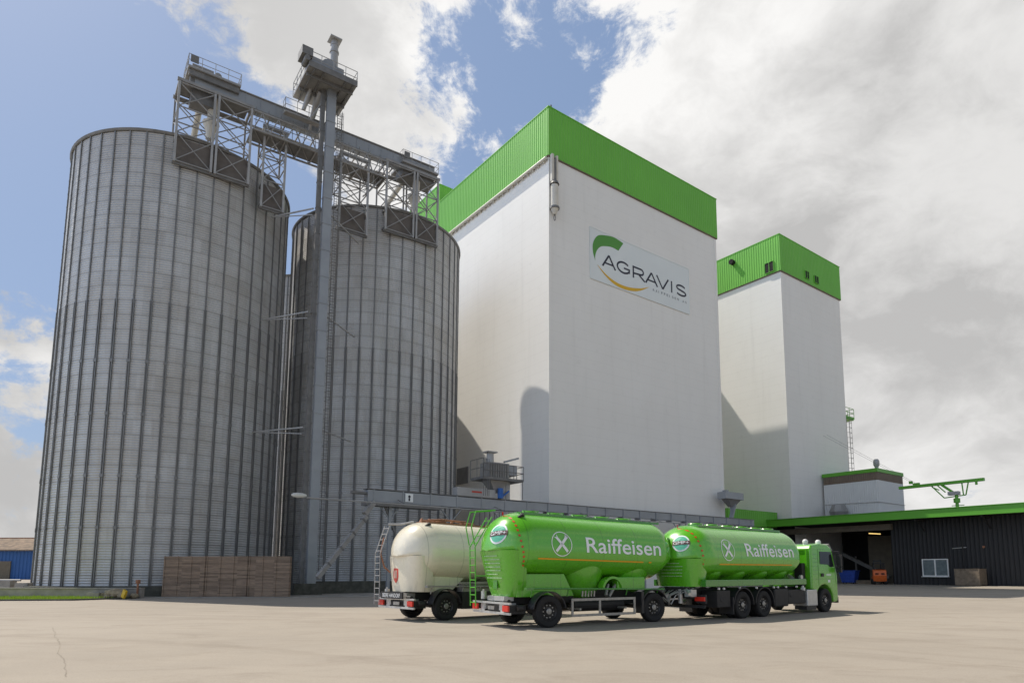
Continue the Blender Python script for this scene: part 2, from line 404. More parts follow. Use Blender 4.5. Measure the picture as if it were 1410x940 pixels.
# ------------------------------------------------------------------ frames
FX, FY, SA = .474, 77.625, R(38.3)
def site(a, b, z=0): return (FX + a * cos(SA) - b * sin(SA), FY + a * sin(SA) + b * cos(SA), z)
RX, RY, RA = -39.37, 67.93, R(36.38)
def row(a, off, z=0):   # off = metres in front of the silo centre line
    return (RX + a * cos(RA) + off * sin(RA), RY + a * sin(RA) - off * cos(RA), z)

# ------------------------------------------------------------------ ground
m = MB(); m.add([(-900, -60, 0), (900, -60, 0), (900, 3000, 0), (-900, 3000, 0)], [(0, 1, 2, 3)])
tag(m.build('yard_ground', M['ground'], fix=False), kind='structure')
rc = random.Random(21)
def crack(name, p0, p1, wd, n=34, wob=.12):
    a = Vector((*p0, 0)); b = Vector((*p1, 0)); d = (b - a).normalized(); q = Vector((-d.y, d.x, 0)); L = []; off = 0
    for i in range(n + 1):
        off += rc.uniform(-wob, wob); off *= .9; L.append((a.lerp(b, i / n) + q * off, wd * rc.uniform(.4, 1.2)))
    m = MB(); m.add([tuple((p + q * w_ / 2 + Vector((0, 0, .004)))) for p, w_ in L] + [tuple((p - q * w_ / 2 + Vector((0, 0, .004)))) for p, w_ in L], [(i, i + 1, n + i + 2, n + i + 1) for i in range(n)])
    tag(m.build(name, M['crack'], fix=False), kind='structure')
crack('ground_crack', (-15.4, 21.0), (-8.0, 11.3), .016, 60, .03)

# grass verge on the left
vg = [(-120, 31, .05), (-28.5, 40.3, .05), (-26.9, 43.35, .05), (-120, 43.35, .05)]
m = MB(); m.add(vg, [(0, 1, 2, 3)]); tag(m.build('grass_verge', M['turf']), kind='structure')
m = MB()
kp = [(-120, 30.9), (-28.4, 40.1), (-26.4, 43.5)]
for i in range(2): m.bar((*kp[i], .045), (*kp[i + 1], .045), .16, .10)
tag(m.build('verge_kerb', M['concrete_dark']), kind='structure')
m = MB(); rnd = random.Random(3)
def inside(px, py):
    c = False; n = len(vg); j = n - 1
    for i in range(n):
        if (vg[i][1] > py) != (vg[j][1] > py) and px < (vg[j][0] - vg[i][0]) * (py - vg[i][1]) / (vg[j][1] - vg[i][1]) + vg[i][0]: c = not c
        j = i
    return c
k = 0
while k < 9000:
    px, py = rnd.uniform(-46, -26.4), rnd.uniform(35, 43.3)
    if not inside(px, py): continue
    k += 1; hh = rnd.uniform(.06, .2) * (1.4 if rnd.random() < .1 else 1); t = rnd.uniform(0, pi); ww = .022
    lx, ly = rnd.uniform(-.06, .06), rnd.uniform(-.06, .06)
    m.add([(px - ww * cos(t), py - ww * sin(t), .05), (px + ww * cos(t), py + ww * sin(t), .05), (px + lx, py + ly, .05 + hh)], [(0, 1, 2)])
tag(m.build('grass_blades', M['blade'], fix=False), 'short green grass growing on the verge beside the silos', 'grass', kind='stuff')
# far meadow behind the blue shed so the yard does not run to the horizon there
m = MB(); m.add([(-900, 175, .02), (-60, 175, .02), (-60, 1500, .02), (-900, 1500, .02)], [(0, 1, 2, 3)]); tag(m.build('meadow', M['turf'], fix=False), kind='structure')
# pale pavement slab in front of the board barrier
m = MB(); a = [(-27.5, 43.1, .03), (-19, 44.1, .03), (-10, 46.4, .03), (-8, 55, .03), (-20, 52, .03), (-27.8, 46.5, .03)]
m.prism([(p[0], p[1]) for p in a], lambda p, q, h_: (p, q, h_), 0.004, .045); tag(m.build('pavement_slab', M['concrete']), kind='structure')

# ------------------------------------------------------------------ silos
SR, EV, ZB = 10.35, 43.25, .45
NST = 44
def make_silo(label, loc, rz):
    s = thing('grain_silo', label, 'silo', loc, rz, 'corrugated steel grain silos')
    m = MB(); n = 176; prof = [(SR, ZB + i * (EV - ZB) / 31) for i in range(32)]
    m.lathe(prof, n); m.build('silo_wall', M['silo'], s, smooth=True)
    m = MB(); m.lathe([(SR + .18, EV - .05), (SR + .2, EV + .03), (6, EV + 2.3), (1.2, EV + 4.6), (.9, EV + 4.9), (.02, EV + 5.0)], 88); m.build('roof', M['galv'], s)
    m = MB(); m.lathe([(SR + .03, EV - .22), (SR + .14, EV - .2), (SR + .22, EV - .04), (SR + .22, EV + .02)], 88); m.build('eave_ring', M['galv_dark'], s)
    m = MB(); m.lathe([(SR + .75, -.6), (SR + .75, ZB - .02), (SR - .4, ZB)], 88)
    m.build('plinth', M['concrete_dark'], s)
    # stiffeners: slim hat sections above, doubled heavy ones below
    m = MB(); z1 = 26.1
    m.box(SR + .0, SR + .10, -.06, .06, z1, EV - .1)
    for zz in range(12):
        z = z1 + 1.39 * (zz + .5)
        m.box(SR + .10, SR + .115, -.07, .07, z, z + .12)
    m.box(SR + .0, SR + .13, -.115, -.045, ZB, z1 + .35); m.box(SR + .0, SR + .13, .045, .115, ZB, z1 + .35); m.box(SR, SR + .07, -.045, .045, ZB, z1)
    for z in (5.4, 10.0, 15.6, 20.5): m.box(SR + .13, SR + .16, -.15, .15, z, z + .3)
    me = m.mesh('stiffener', M['stiff'])
    for k in range(NST):
        link('stiffener', me, s, (0, 0, 0), 2 * pi * (k + .5) / NST)
    m = MB()
    for k in range(8):
        t = 2 * pi * (k + .2) / 8; c, q = cos(t), sin(t)
        m.cyl((c * 3, q * 3, EV + 3.5), (c * 3, q * 3, EV + 4.2), .28)
    m.build('roof_vent', M['galv'], s)
    return s
silo = make_silo('large corrugated steel grain silo at the left, behind the long brown board barrier', (RX, RY, 0), RA + .03)
s2 = copy_tree(silo); s2.location = row(22.08, 0); s2.rotation_euler.z = RA + .10
s2['label'] = 'corrugated steel grain silo between the tall elevator leg and the white tower with the lettering'
s4 = copy_tree(silo); s4.location = row(22.08, -22.08); s4.rotation_euler.z = RA
s4['label'] = 'rear grain silo showing only as a sliver in the gap between the two front silos'

# small shuttered doors on the silos
def silo_door(s, ang, z):
    m = MB(); m.box(SR + .02, SR + .2, -.8, .8, z, z + 1.1); m.box(SR + .2, SR + .26, -.9, .9, z - .1, z + .0); m.box(SR + .2, SR + .9, -.9, .9, z - .25, z - .15)
    m.build('inspection_door', M['galv_dark'], s, rz=ang)

# ------------------------------------------------------------------ lattice supports and overhead conveyor (row frame)
def rowthing(name, label, cat, a, off, z=0, group=None): return thing(name, label, cat, row(a, off, z), RA, group)
def lattice_face(m, x0, x1, y, zs, w=.11, xb=True):
    for i in range(len(zs) - 1):
        m.bar((x0, y, zs[i]), (x1, y, zs[i]), w * .9)
        if xb:
            m.bar((x0, y, zs[i]), (x1, y, zs[i + 1]), w * .72); m.bar((x1, y + .03, zs[i]), (x0, y + .03, zs[i + 1]), w * .72)
    m.bar((x0, y, zs[-1]), (x1, y, zs[-1]), w)
def lattice_side(m, x, y0, y1, zs, w=.1):
    for i in range(len(zs) - 1):
        m.bar((x, y0, zs[i]), (x, y1, zs[i]), w * .9); m.bar((x, y0, zs[i]), (x, y1, zs[i + 1]), w * .7)
def support(label, ac, x0, x1, mids, off=10.85, depth=3.0, zt=48.35, zb=40.1, grp='lattice supports bolted to the silo eaves', split=1):
    t = rowthing('lattice_support', label, 'steel lattice', ac, off, 0, grp)
    xs = [x0] + mids + [x1]
    for x in xs:
        m = MB(); m.box(x - .10, x + .10, -.10, .10, zb, zt); m.build('post', M['galv_light'], t)
        m = MB(); m.box(x - .08, x + .08, depth - .08, depth + .08, EV + .3, zt); m.build('post', M['galv'], t)
        m = MB(); m.bar((x, 0, zb + .3), (x, .9, zb + .3), .2); m.bar((x, 0, zb + 2.4), (x, .9, zb + 2.4), .2); m.build('wall_bracket', M['galv_dark'], t)
    zs = [zb + .12, zb + 3.0, zb + 5.7, zt - .1]
    m = MB(); m2 = MB()
    pairs = []
    if len(mids) == 2: pairs = [(x0, mids[0]), (mids[1], x1)]
    else: pairs = [(xs[i], xs[i + 1]) for i in range(len(xs) - 1)]
    for a, b in pairs:
        lattice_face(m, a, b, 0, zs); lattice_face(m2, a, b, depth, [EV + .4, (EV + zt) / 2 + .2, zt - .1])
    for x in xs: lattice_side(m2, x, 0, depth, [EV + .3, (EV + zt) / 2, zt - .1])
    m.build('front_bracing', M['galv'], t); m2.build('rear_bracing', M['galv'], t)
    m = MB(); m.box(x0 - .2, x1 + .2, -.14, .14, zt, zt + .28); m.box(x0 - .2, x1 + .2, depth - .14, depth + .14, zt, zt + .28)
    for x in xs: m.box(x - .1, x + .1, .14, depth - .14, zt + .01, zt + .25)
    m.build('head_beam', M['galv'], t)
    m = MB(); m.box(x0 + .1, x1 - .1, .36, .40, zb + .05, zb + 2.7); m.build('eave_shade_sheet', M['eave_shade'], t)  # dark sheet standing in for shade on the silo wall below the eave
    m = MB(); m.box(x0 - .15, x1 + .15, .1, .35, zb - .15, zb + .05); m.build('sill_beam', M['galv_dark'], t)
    return t
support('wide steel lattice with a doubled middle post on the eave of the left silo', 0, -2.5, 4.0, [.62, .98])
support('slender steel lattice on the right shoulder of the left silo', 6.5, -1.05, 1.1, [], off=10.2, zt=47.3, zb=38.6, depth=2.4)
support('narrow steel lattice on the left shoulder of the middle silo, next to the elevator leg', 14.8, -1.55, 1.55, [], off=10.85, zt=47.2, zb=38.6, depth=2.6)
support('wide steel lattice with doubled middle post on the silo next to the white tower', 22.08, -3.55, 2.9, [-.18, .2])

def railing(m, pts, h=1.1, r=.03, closed=False, n_post=None):
    P_ = pts + ([pts[0]] if closed else [])
    for i in range(len(P_) - 1):
        a, b = Vector(P_[i]), Vector(P_[i + 1]); L = (b - a).length; n = max(1, round(L / 1.3))
        for k in (1.0, .52): m.cyl(a + Vector((0, 0, h * k)), b + Vector((0, 0, h * k)), r, None, 6)
        m.bar(a + Vector((0, 0, .06)), b + Vector((0, 0, .06)), .02, .12)
        for j in range(n + (1 if i == len(P_) - 2 else 0)):
            p = a.lerp(b, j / n); m.cyl(p, p + Vector((0, 0, h)), r, None, 6)
OC = rowthing('overhead_conveyor', 'long grey overhead conveyor gallery bridging the tops of the two front silos', 'conveyor', 0, 0)
m = MB(); m.box(-1.2, 24.6, -10.55, -9.4, 48.68, 49.95)
for i in range(18): x = -1 + i * 1.45; m.box(x, x + .08, -10.59, -9.36, 48.64, 49.99)
m.build('conveyor_housing', M['convey'], OC)
m = MB(); m.box(-1.2, 24.6, -10.7, -9.25, 49.96, 50.05); m.build('housing_lid', M['galv'], OC)
m = MB()     # walkway truss under the housing
for y in (-10.95, -8.3):
    m.bar((4.2, y, 48.2), (18.4, y, 48.2), .16); m.bar((4.2, y, 46.2), (18.4, y, 46.2), .16)
    n = 9
    for i in range(n):
        a = 4.2 + i * 14.2 / n; b = 4.2 + (i + 1) * 14.2 / n; c = (a + b) / 2
        m.bar((a, y, 46.2), (c, y, 48.2), .1); m.bar((c, y, 48.2), (b, y, 46.2), .1)
for i in range(10):
    x = 4.2 + i * 14.2 / 9; m.bar((x, -10.95, 48.2), (x, -8.3, 48.2), .12); m.bar((x, -10.95, 46.2), (x, -8.3, 46.2), .12)
    if i < 9: m.bar((x, -10.95, 46.25), (x + 14.2 / 9, -8.3, 46.25), .08)
m.build('truss', M['galv'], OC)
m = MB()
for i in range(13):
    x = 4.4 + i * 1.2
    m.cyl((x, -10.9, 46.2), (x, -10.9, 48.7), .03, None, 6)
m.bar((4.2, -10.9, 47.3), (18.5, -10.9, 47.3), .05); m.box(4.2, 18.4, -10.6, -8.6, 46.3, 46.36)
m.build('walkway', M['galv_dark'], OC)
# head platforms
def platform(x0, x1, z, tall=1.95, par=OC):
    m = MB(); m.box(x0, x1, -11.1, -7.6, z - .14, z); m.build('platform_deck', M['galv'], par)
    m = MB(); m.box(x0 + .1, x1 - .1, -10.9, -10.55, z - .75, z - .15); m.box(x0 + .3, x1 - .3, -10.5, -8.4, z - 1.2, z - .16); m.build('deck_beam', M['galv_dark'], par)
    m = MB(); railing(m, [(x0, -11.05, z), (x1, -11.05, z), (x1, -7.65, z), (x0, -7.65, z)], tall - .7, closed=True); m.build('railing', M['galv_light'], par)
    m = MB(); m.box(x0 + .4, x0 + .4 + 1.9, -10.4, -9.0, z + .01, z + .85); m.box(x0 + 2.4, x1 - .5, -10.1, -9.2, z + .01, z + .6); m.cyl((x0 + 2.7, -10.5, z + .5), (x0 + 2.7, -9.2, z + .5), .33)
    m.build('drive_unit', M['galv'], par)
    m = MB(); m.box(x0 + .15, x0 + .85, -11.16, -11.08, z + .45, z + 1.2); m.build('control_box', M['galv_dark'], par)
platform(-1.9, 2.8, 50.15, 1.95); platform(20.3, 24.9, 49.05, 2.1)
m = MB(); m.box(-2.5, 3.8, -10.6, -8.2, 48.62, 48.68); m.box(-1.4, .6, -10.3, -8.6, 47.2, 48.6); m.build('discharge_box', M['galv_dark'], OC)
m = MB(); m.box(7.0, 10.6, -11.6, -10.9, 49.0, 49.1); m.build('platform_deck', M['galv'], OC)
m = MB(); railing(m, [(7.0, -11.55, 49.1), (10.6, -11.55, 49.1)], 1.5); railing(m, [(7.0, -11.55, 49.1), (7.0, -10.7, 49.1)], 1.5); m.build('railing', M['galv_light'], OC)
# spouts from the conveyor to the silo roofs
for x, xt in ((0, 0), (22.08, 22.08)):
    m = MB(); m.cyl((x - .4, -9.6, 48.6), (xt, -1.0, EV + 4.9), .3); m.cyl((x + .6, -9.9, 48.5), (x + .6, -9.2, EV + 1.2), .42); m.cyl((x + .6, -9.2, 46.2), (x + .6, -9.2, 45.2), .8, .42)
    m.build('spout', M['beige_steel'], OC)
m = MB(); m.bar((16.2, -10.3, 43.6), (19.5, -9.7, 48.3), .9, .12); m.bar((16.2, -10.75, 44.2), (19.5, -10.15, 48.9), .05); m.bar((16.2, -9.85, 44.2), (19.5, -9.25, 48.9), .05)
for i in range(5):
    t = i / 4; m.cyl((16.2 + 3.3 * t, -10.75 + .6 * t, 43.6 + 4.7 * t), (16.2 + 3.3 * t, -10.75 + .6 * t, 44.9 + 4.7 * t), .03, None, 6)
m.build('stair_flight', M['galv_light'], OC)

# ------------------------------------------------------------------ elevator leg
EL = rowthing('bucket_elevator', 'tall square steel elevator leg rising between the silos with a railed head platform', 'grain elevator', 10.9, 14.0)
m = MB(); m.box(-.42, .42, -.38, .2, .6, 53.0)
for i in range(18): z = 3 + i * 2.8; m.box(-.47, .47, -.43, .25, z, z + .09)
m.build('leg_casing', M['convey'], EL)
m = MB(); m.box(-.92, -.52, .15, .6, .6, 53.0)
for i in range(18): z = 2 + i * 2.8; m.box(-.96, -.48, .11, .64, z, z + .09)
m.build('return_casing', M['galv_dark'], EL)
m = MB(); m.box(-1.7, .9, -.9, 1.2, -.6, .6); m.build('foot', M['concrete_dark'], EL)
DZ = 51.5
m = MB(); m.box(-3.0, 1.9, -2.25, 3.35, DZ, DZ + .12); m.build('platform_deck', M['galv'], EL)
m = MB(); m.box(-3.0, 1.9, -2.4, -2.26, DZ - .12, DZ + .5); m.box(-2.9, 1.8, -1.3, -1.15, DZ - .4, DZ - .01); m.box(-2.9, 1.8, 1.2, 1.35, DZ - .4, DZ - .01)
for x in (-2.4, -1.5, .7, 1.5): m.box(x - .06, x + .06, -2.2, 3.3, DZ - .22, DZ - .01)
m.build('deck_beam', M['galv_dark'], EL)
m = MB(); railing(m, [(-3.0, -2.25, DZ + .12), (1.9, -2.25, DZ + .12), (1.9, 3.3, DZ + .12), (-3.0, 3.3, DZ + .12)], 1.5, .035, closed=True); m.build('railing', M['galv_light'], EL)
m = MB(); m.box(-2.9, .6, -1.9, -.5, DZ + .13, DZ + 1.45); m.cyl((-.9, -1.95, DZ + 1.1), (-.9, -.4, DZ + 1.1), .75, None, 20); m.build('elevator_head', M['convey'], EL)
m = MB(); m.box(-3.75, -2.7, -2.5, -.9, DZ + .9, DZ + 1.75); m.cyl((-3.2, -2.5, DZ + .6), (-3.2, -1.2, DZ + .6), .28); m.build('drive_unit', M['galv_dark'], EL)
m = MB(); m.cyl((-.35, -1.5, DZ + 1.4), (-.35, -1.5, DZ + 3.9), .42, .38, 16); m.cyl((-.35, -1.5, DZ + 3.1), (-.35, -1.5, DZ + 3.3), .47, None, 16); m.cyl((-.35, -1.5, DZ + 3.9), (-.35, -1.5, DZ + 4.5), .42, .3, 16)
m.box(-.95, .25, -2.1, -.9, DZ + 4.5, DZ + 4.62); m.build('exhaust_stack', M['galv_light'], EL)
m = MB(); m.cyl((-.9, .6, 51.4), (-.9, 3.2, 50.1), .28); m.cyl((-1.6, .4, 53.0), (-2.2, 2.0, 49.6), .2); m.cyl((-1.1, 1.0, 52), (-1.1, 3.8, 48.2), .2); m.bar((-1.8, .2, 48.0), (-.2, .9, 51.4), .12); m.build('spout', M['galv_light'], EL)
for (z, pts) in ((15.6, [(-4.6, 5.6)]), (27.3, [(-4.4, 5.4)]), (38.2, [(-4.2, 4.6)])):
    m = MB(); x, y = pts[0]
    m.bar((-1.2, .3, z), (x, y, z), .12); m.bar((-1.2, .5, z - .6), (x, y, z), .08)
    m.bar((.4, .3, z), (5.1, 4.6, z), .12)
    m.build('tie_strut', M['galv_light'], EL)
m = MB()     # caged ladder on the right side
for x in (.85, 1.3): m.box(x - .03, x + .03, .3, .36, 1.5, 49.8)
for i in range(160): z = 1.6 + i * .3; m.box(.85, 1.3, .31, .35, z, z + .03)
for i in range(52):
    z = 3.2 + i * .9
    for k in range(5):
        a0 = -pi + k * pi / 5; a1 = -pi + (k + 1) * pi / 5
        m.bar((1.075 + .38 * cos(a0), .33 + .55 * sin(a0), z), (1.075 + .38 * cos(a1), .33 + .55 * sin(a1), z), .03)
for k in range(1, 5): t = -pi + k * pi / 5; m.box(1.06 + .38 * cos(t), 1.09 + .38 * cos(t), .32 + .55 * sin(t), .35 + .55 * sin(t), 3.2, 49.6)
m.build('caged_ladder', M['galv_dark'], EL)

# retaining wall strip below the middle silo
m = MB(); m.box(-1, 11.5, 0, .5, -.6, .75); rw = m.build('retaining_wall', M['concrete_dark'], loc=row(12.6, 12.4), rz=RA); tag(rw, 'low mossy concrete wall at the foot of the middle silo', 'low wall')
m = MB(); m.box(-30, 0, 0, .34, 0, .60); m.box(-30, 0, -.06, .38, .60, .68); rw = m.build('plinth_wall', M['concrete'], loc=(-26.3, 43.4, 0), rz=R(0)); tag(rw, 'long pale concrete plinth wall behind the grass verge', 'low wall')

# ------------------------------------------------------------------ main tower (site frame)
def ribbed(m, x0, x1, z0, z1, f, period=.45, d=.045):
    """trapezoidal sheet; f(s,out,z) gives xyz"""
    n = max(1, round((x1 - x0) / period)); p = (x1 - x0) / n; pts = []
    for i in range(n):
        a = x0 + i * p
        pts += [(a, 0), (a + p * .42, 0), (a + p * .60, d), (a + p * .82, d)]
    pts.append((x1, 0)); vs = []
    for s_, o in pts: vs += [f(s_, o, z0), f(s_, o, z1)]
    m.add(vs, [(2 * i, 2 * i + 2, 2 * i + 3, 2 * i + 1) for i in range(len(pts) - 1)])
def block(root, x0, x1, y0, y1, zband, ztop, wallmat, band=M['sheet_green'], out=.22, zbase=0, name='wall'):
    m = MB(); m.box(x0, x1, y0, y1, zbase, zband + .2); m.build(name, wallmat, root)
    m = MB(); o = out
    ribbed(m, x0 - o, x1 + o, zband, ztop, lambda s_, q, z: (s_, y0 - o - q, z))
    ribbed(m, x0 - o, x1 + o, zband, ztop, lambda s_, q, z: (s_, y1 + o + q, z))
    ribbed(m, y0 - o, y1 + o, zband, ztop, lambda s_, q, z: (x0 - o - q, s_, z))
    ribbed(m, y0 - o, y1 + o, zband, ztop, lambda s_, q, z: (x1 + o + q, s_, z))
    m.build('green_cladding', band, root, fix=False)
    m = MB(); m.box(x0 - o - .07, x1 + o + .07, y0 - o - .07, y1 + o + .07, ztop, ztop + .12)
    m.build('roof_edge', band, root)
    m = MB(); m.box(x0 - o + .02, x1 + o - .02, y0 - o + .02, y1 + o - .02, zband - .10, zband - .01); m.build('drip_trim', M['sheet_brown'], root)
T1 = thing('silo_tower', 'tall white tower with the large company lettering and a green sheet metal crown', 'building', site(0, 0), SA)
block(T1, .22, 34.2, .22, 27.9, 54.2, 60.8, M['plaster'], zbase=-.6)
m = MB(); m.box(.2, .75, .16, .21, .0, 54); m.build('corner_trim', M['plaster'], T1)
m = MB(); m.box(33.7, 34.22, .16, .21, 0, 54); m.build('corner_trim', M['plaster'], T1)
# sign
m = MB(); m.box(7.15, 27.1, .12, .19, 39.9, 46.95); sg = m.build('sign_panel', M['panel_grey'], T1)
sg['label'] = 'pale sign panel reading AGRAVIS'
m = MB()
for x in (7.1, 27.08): m.box(x, x + .07, .08, .195, 39.83, 47.02)
for z in (39.83, 46.95): m.box(7.17, 27.08, .08, .195, z, z + .07)
m.build('frame', M['panel_grey'], sg)
def flat_poly(name, poly, mat, par, y0, y1=None):
    m = MB(); n = len(poly); m.add([(p, y0, q) for p, q in poly], [tuple(range(n))]); return m.build(name, mat, par, fix=False)
def catmull(pts, n=8):
    out = []
    for i in range(len(pts) - 1):
        p0 = pts[max(i - 1, 0)]; p1 = pts[i]; p2 = pts[i + 1]; p3 = pts[min(i + 2, len(pts) - 1)]
        for k in range(n):
            t = k / n
            out.append(tuple(.5 * (2 * p1[j] + (p2[j] - p0[j]) * t + (2 * p0[j] - 5 * p1[j] + 4 * p2[j] - p3[j]) * t * t + (3 * p1[j] - p0[j] - 3 * p2[j] + p3[j]) * t ** 3) for j in (0, 1)))
    out.append(pts[-1]); return out
def band_mesh(outer, inner, mat, name, par, y):
    n = len(outer); m = MB(); m.add([(p, y, q) for p, q in outer] + [(p, y, q) for p, q in inner], [(i, i + 1, n + i + 1, n + i) for i in range(n - 1)])
    return m.build(name, mat, par, fix=False)
go = catmull([(8.02, 42.5), (7.62, 43.6), (7.66, 44.9), (8.5, 46.15), (9.99, 46.68), (11.6, 46.9), (13.32, 46.63)])
gi = catmull([(8.02, 42.5), (8.02, 43.2), (8.35, 44.05), (9.0, 44.75), (9.85, 45.1), (11.1, 45.35), (12.34, 45.24)])
band_mesh(go, gi, M['logo_green'], 'green_arc', sg, .105)
yo = catmull([(8.4, 42.0), (9.7, 41.0), (11.38, 40.22), (13.3, 40.0), (15.43, 40.28), (17.0, 40.9), (18.5, 41.78)])
yi = catmull([(8.42, 42.05), (10.0, 41.15), (11.6, 40.65), (13.2, 40.5), (14.9, 40.65), (16.8, 41.1), (18.5, 41.78)])
band_mesh(yo, yi, M['logo_yellow'], 'yellow_arc', sg, .105)
# stroke lettering for the sign: thin wide sans capitals
def stroke(m, pts, w, y):
    n = len(pts); L = []; Rr = []
    for i, p in enumerate(pts):
        a = Vector(pts[max(i - 1, 0)]); b = Vector(pts[min(i + 1, n - 1)]); d = (b - a).normalized(); q = Vector((-d.y, d.x))
        k = 1.0
        if 0 < i < n - 1:
            d1 = (Vector(p) - a).normalized(); k = 1 / max(.5, d1.dot(d))
        L.append(Vector(p) + q * w / 2 * k); Rr.append(Vector(p) - q * w / 2 * k)
    m.add([(v.x, y, v.y) for v in L] + [(v.x, y, v.y) for v in Rr], [(i, i + 1, n + i + 1, n + i) for i in range(n - 1)])
def arc(cx, cy, rx, ry, a0, a1, n=18): return [(cx + rx * cos(R(a0 + (a1 - a0) * i / n)), cy + ry * sin(R(a0 + (a1 - a0) * i / n))) for i in range(n + 1)]
Z0, HH, sw, yy = 42.2, 1.77, .27, .103
m = MB()
def A_(x, w_):
    stroke(m, [(x + sw / 2, Z0), (x + w_ / 2, Z0 + HH)], sw, yy); stroke(m, [(x + w_ - sw / 2, Z0), (x + w_ / 2, Z0 + HH)], sw, yy - .002); stroke(m, [(x + w_ * .2, Z0 + .55), (x + w_ * .8, Z0 + .55)], sw * .85, yy - .004)
A_(9.2, 2.65)
stroke(m, arc(13.3, Z0 + HH / 2, 1.2, HH / 2 - sw / 2, 42, 338, 26) , sw, yy); stroke(m, [(14.4, Z0 + .32), (14.4, Z0 + .86)], sw, yy - .002); stroke(m, [(13.35, Z0 + .84), (14.53, Z0 + .84)], sw * .85, yy - .004)
stroke(m, [(15.2, Z0), (15.2, Z0 + HH)], sw, yy); stroke(m, [(15.2, Z0 + HH - sw / 2)] + arc(16.7, Z0 + HH - .54, .52, .54 - sw / 2, 90, -90, 12) + [(15.2, Z0 + .69)], sw * .95, yy - .002); stroke(m, [(16.35, Z0 + .7), (17.5, Z0)], sw, yy - .004)
A_(17.55, 2.7)
stroke(m, [(20.0, Z0 + HH), (21.25, Z0)], sw, yy); stroke(m, [(22.5, Z0 + HH), (21.25, Z0)], sw, yy - .002)
stroke(m, [(23.2, Z0), (23.2, Z0 + HH)], sw, yy)
stroke(m, arc(25.3, Z0 + HH - .49, .95, .46 - sw / 2 + .05, 25, 180, 12) + arc(25.3, Z0 + HH - .52, .95, .33, 180, 262, 6) + arc(25.35, Z0 + .53, 1.0, .33, 78, 0, 6) + arc(25.35, Z0 + .49, 1.0, .49 - sw / 2, 0, -158, 12), sw, yy)
o = m.build('lettering', M['ink'], sg, fix=False)
x = 19.15
for ch in 'RAIFFEISEN AG':
    if ch != ' ':
        bm = fit_text(ch, x, x + (.32 if ch != 'I' else .07), 41.36, 41.72); mm = bpy.data.meshes.new('small_lettering')
        for v in bm.verts: v.co = (v.co.x, .104, v.co.y)
        bm.to_mesh(mm); bm.free(); mm.materials.append(M['ink_grey']); link('small_lettering', mm, sg)
    x += .585
# gutter pipe and lifting tackle at the crown
m = MB(); m.cyl((-.12, .3, 53.88), (-.12, 27.9, 53.88), .2, None, 10)
for i in range(24): m.box(-.05, .25, .9 + i * 1.15, 1.05 + i * 1.15, 53.5, 54.1)
m.build('gutter_pipe', M['beige_steel'], T1, smooth=True)
m = MB(); m.box(.28, .62, -.38, .0, 50.6, 54.3); m.box(1.02, 1.3, -.38, .0, 50.9, 54.3); m.cyl((.72, -.35, 50.1), (.72, -.35, 47.0), .47, None, 14); m.cyl((.72, -.35, 47), (.72, -.35, 46.2), .55, .2, 14); m.build('hoist_housing', M['beige_steel'], T1)
m = MB(); m.cyl((.85, -.35, 53.8), (.85, -.35, 50.2), .12); m.cyl((.72, -.35, 50.2), (.72, -.35, 50.7), .62, .35, 12); m.cyl((.72, -.35, 50.4), (.72, -.35, 46.1), .1); m.cyl((.72, -.35, 46.9), (.72, -.35, 47.15), .62, None, 14)
for i in range(8): t = i * pi / 4; m.bar((.72 + .14 * cos(t), -.35, 45.75 + .38 * sin(t)), (.72 + .14 * cos(t + pi / 4), -.35, 45.75 + .38 * sin(t + pi / 4)), .07)
m.build('hoist_hook', M['galv_dark'], T1)
m = MB(); m.cyl((.9, .6, 60.9), (.9, .6, 61.5), .05); m.cyl((.9, .6, 61.5), (.9, .6, 61.75), .12); m.build('rooftop_lamp', M['galv_dark'], T1)
m = MB(); m.box(.12, .2, 18.5, 21.6, 14.1, 16.5)
for i in range(14): m.box(.05, .12, 18.55 + i * .22, 18.62 + i * .22, 14.15, 16.45)
m.build('louvre', M['galv'], T1)
m = MB(); m.box(.1, .2, 15.2, 17.6, 0, 3.4); m.build('gate', M['beige_steel'], T1)

C1 = thing('rear_tower', 'slightly higher green and white tower block showing behind the lettered white tower', 'building', site(0, 28.2), SA)
block(C1, .22, 41.5, .22, 19, 57.0, 63.9, M['plaster'])
m = MB(); m.box(.5, 34.2, -19.3, .2, 0, 60.8); m.build('hidden_shadow_block', M['plaster'], C1)  # unseen block added to throw a shadow on the second tower

T2 = thing('second_tower', 'narrower white tower at the right with small windows in its green crown', 'building', site(43.6, -5.2), SA)
block(T2, .22, 18.9, .22, 22, 49.75, 55.85, M['plaster'])
def win(root, name, x0, x1, z0, z1, face='front'):
    m = MB()
    if face == 'front': m.box(x0, x1, -.14, -.06, z0, z1)
    else: m.box(-.14, -.06, x0, x1, z0, z1)
    f = m.build(name, M['dark'], root); m = MB()
    e = .05
    for (a, b, c, d) in ((x0 - e, x1 + e, z1, z1 + e), (x0 - e, x1 + e, z0 - e, z0), (x0 - e, x0, z0, z1), (x1, x1 + e, z0, z1), ((x0 + x1) / 2 - .04, (x0 + x1) / 2 + .04, z0, z1)):
        if face == 'front': m.box(a, b, -.19, -.05, c, d)
        else: m.box(-.19, -.05, a, b, c, d)
    m.build('frame', M['sheet_green'], f); return f
win(T2, 'window', 7.2, 8.35, 50.5, 51.75); win(T2, 'window', 10.2, 11.4, 50.5, 51.75)
win(T2, 'window', 1.2, 2.7, 50.05, 51.7, 'side')
m = MB(); m.cyl((-.05, 8.8, 54.3), (-.75, 8.8, 54.3), .42, .46, 16); m.build('vent_pipe', M['dark'], T2)
m = MB(); m.box(.2, .7, .16, .21, 0, 49.5); m.build('corner_trim', M['plaster'], T2)

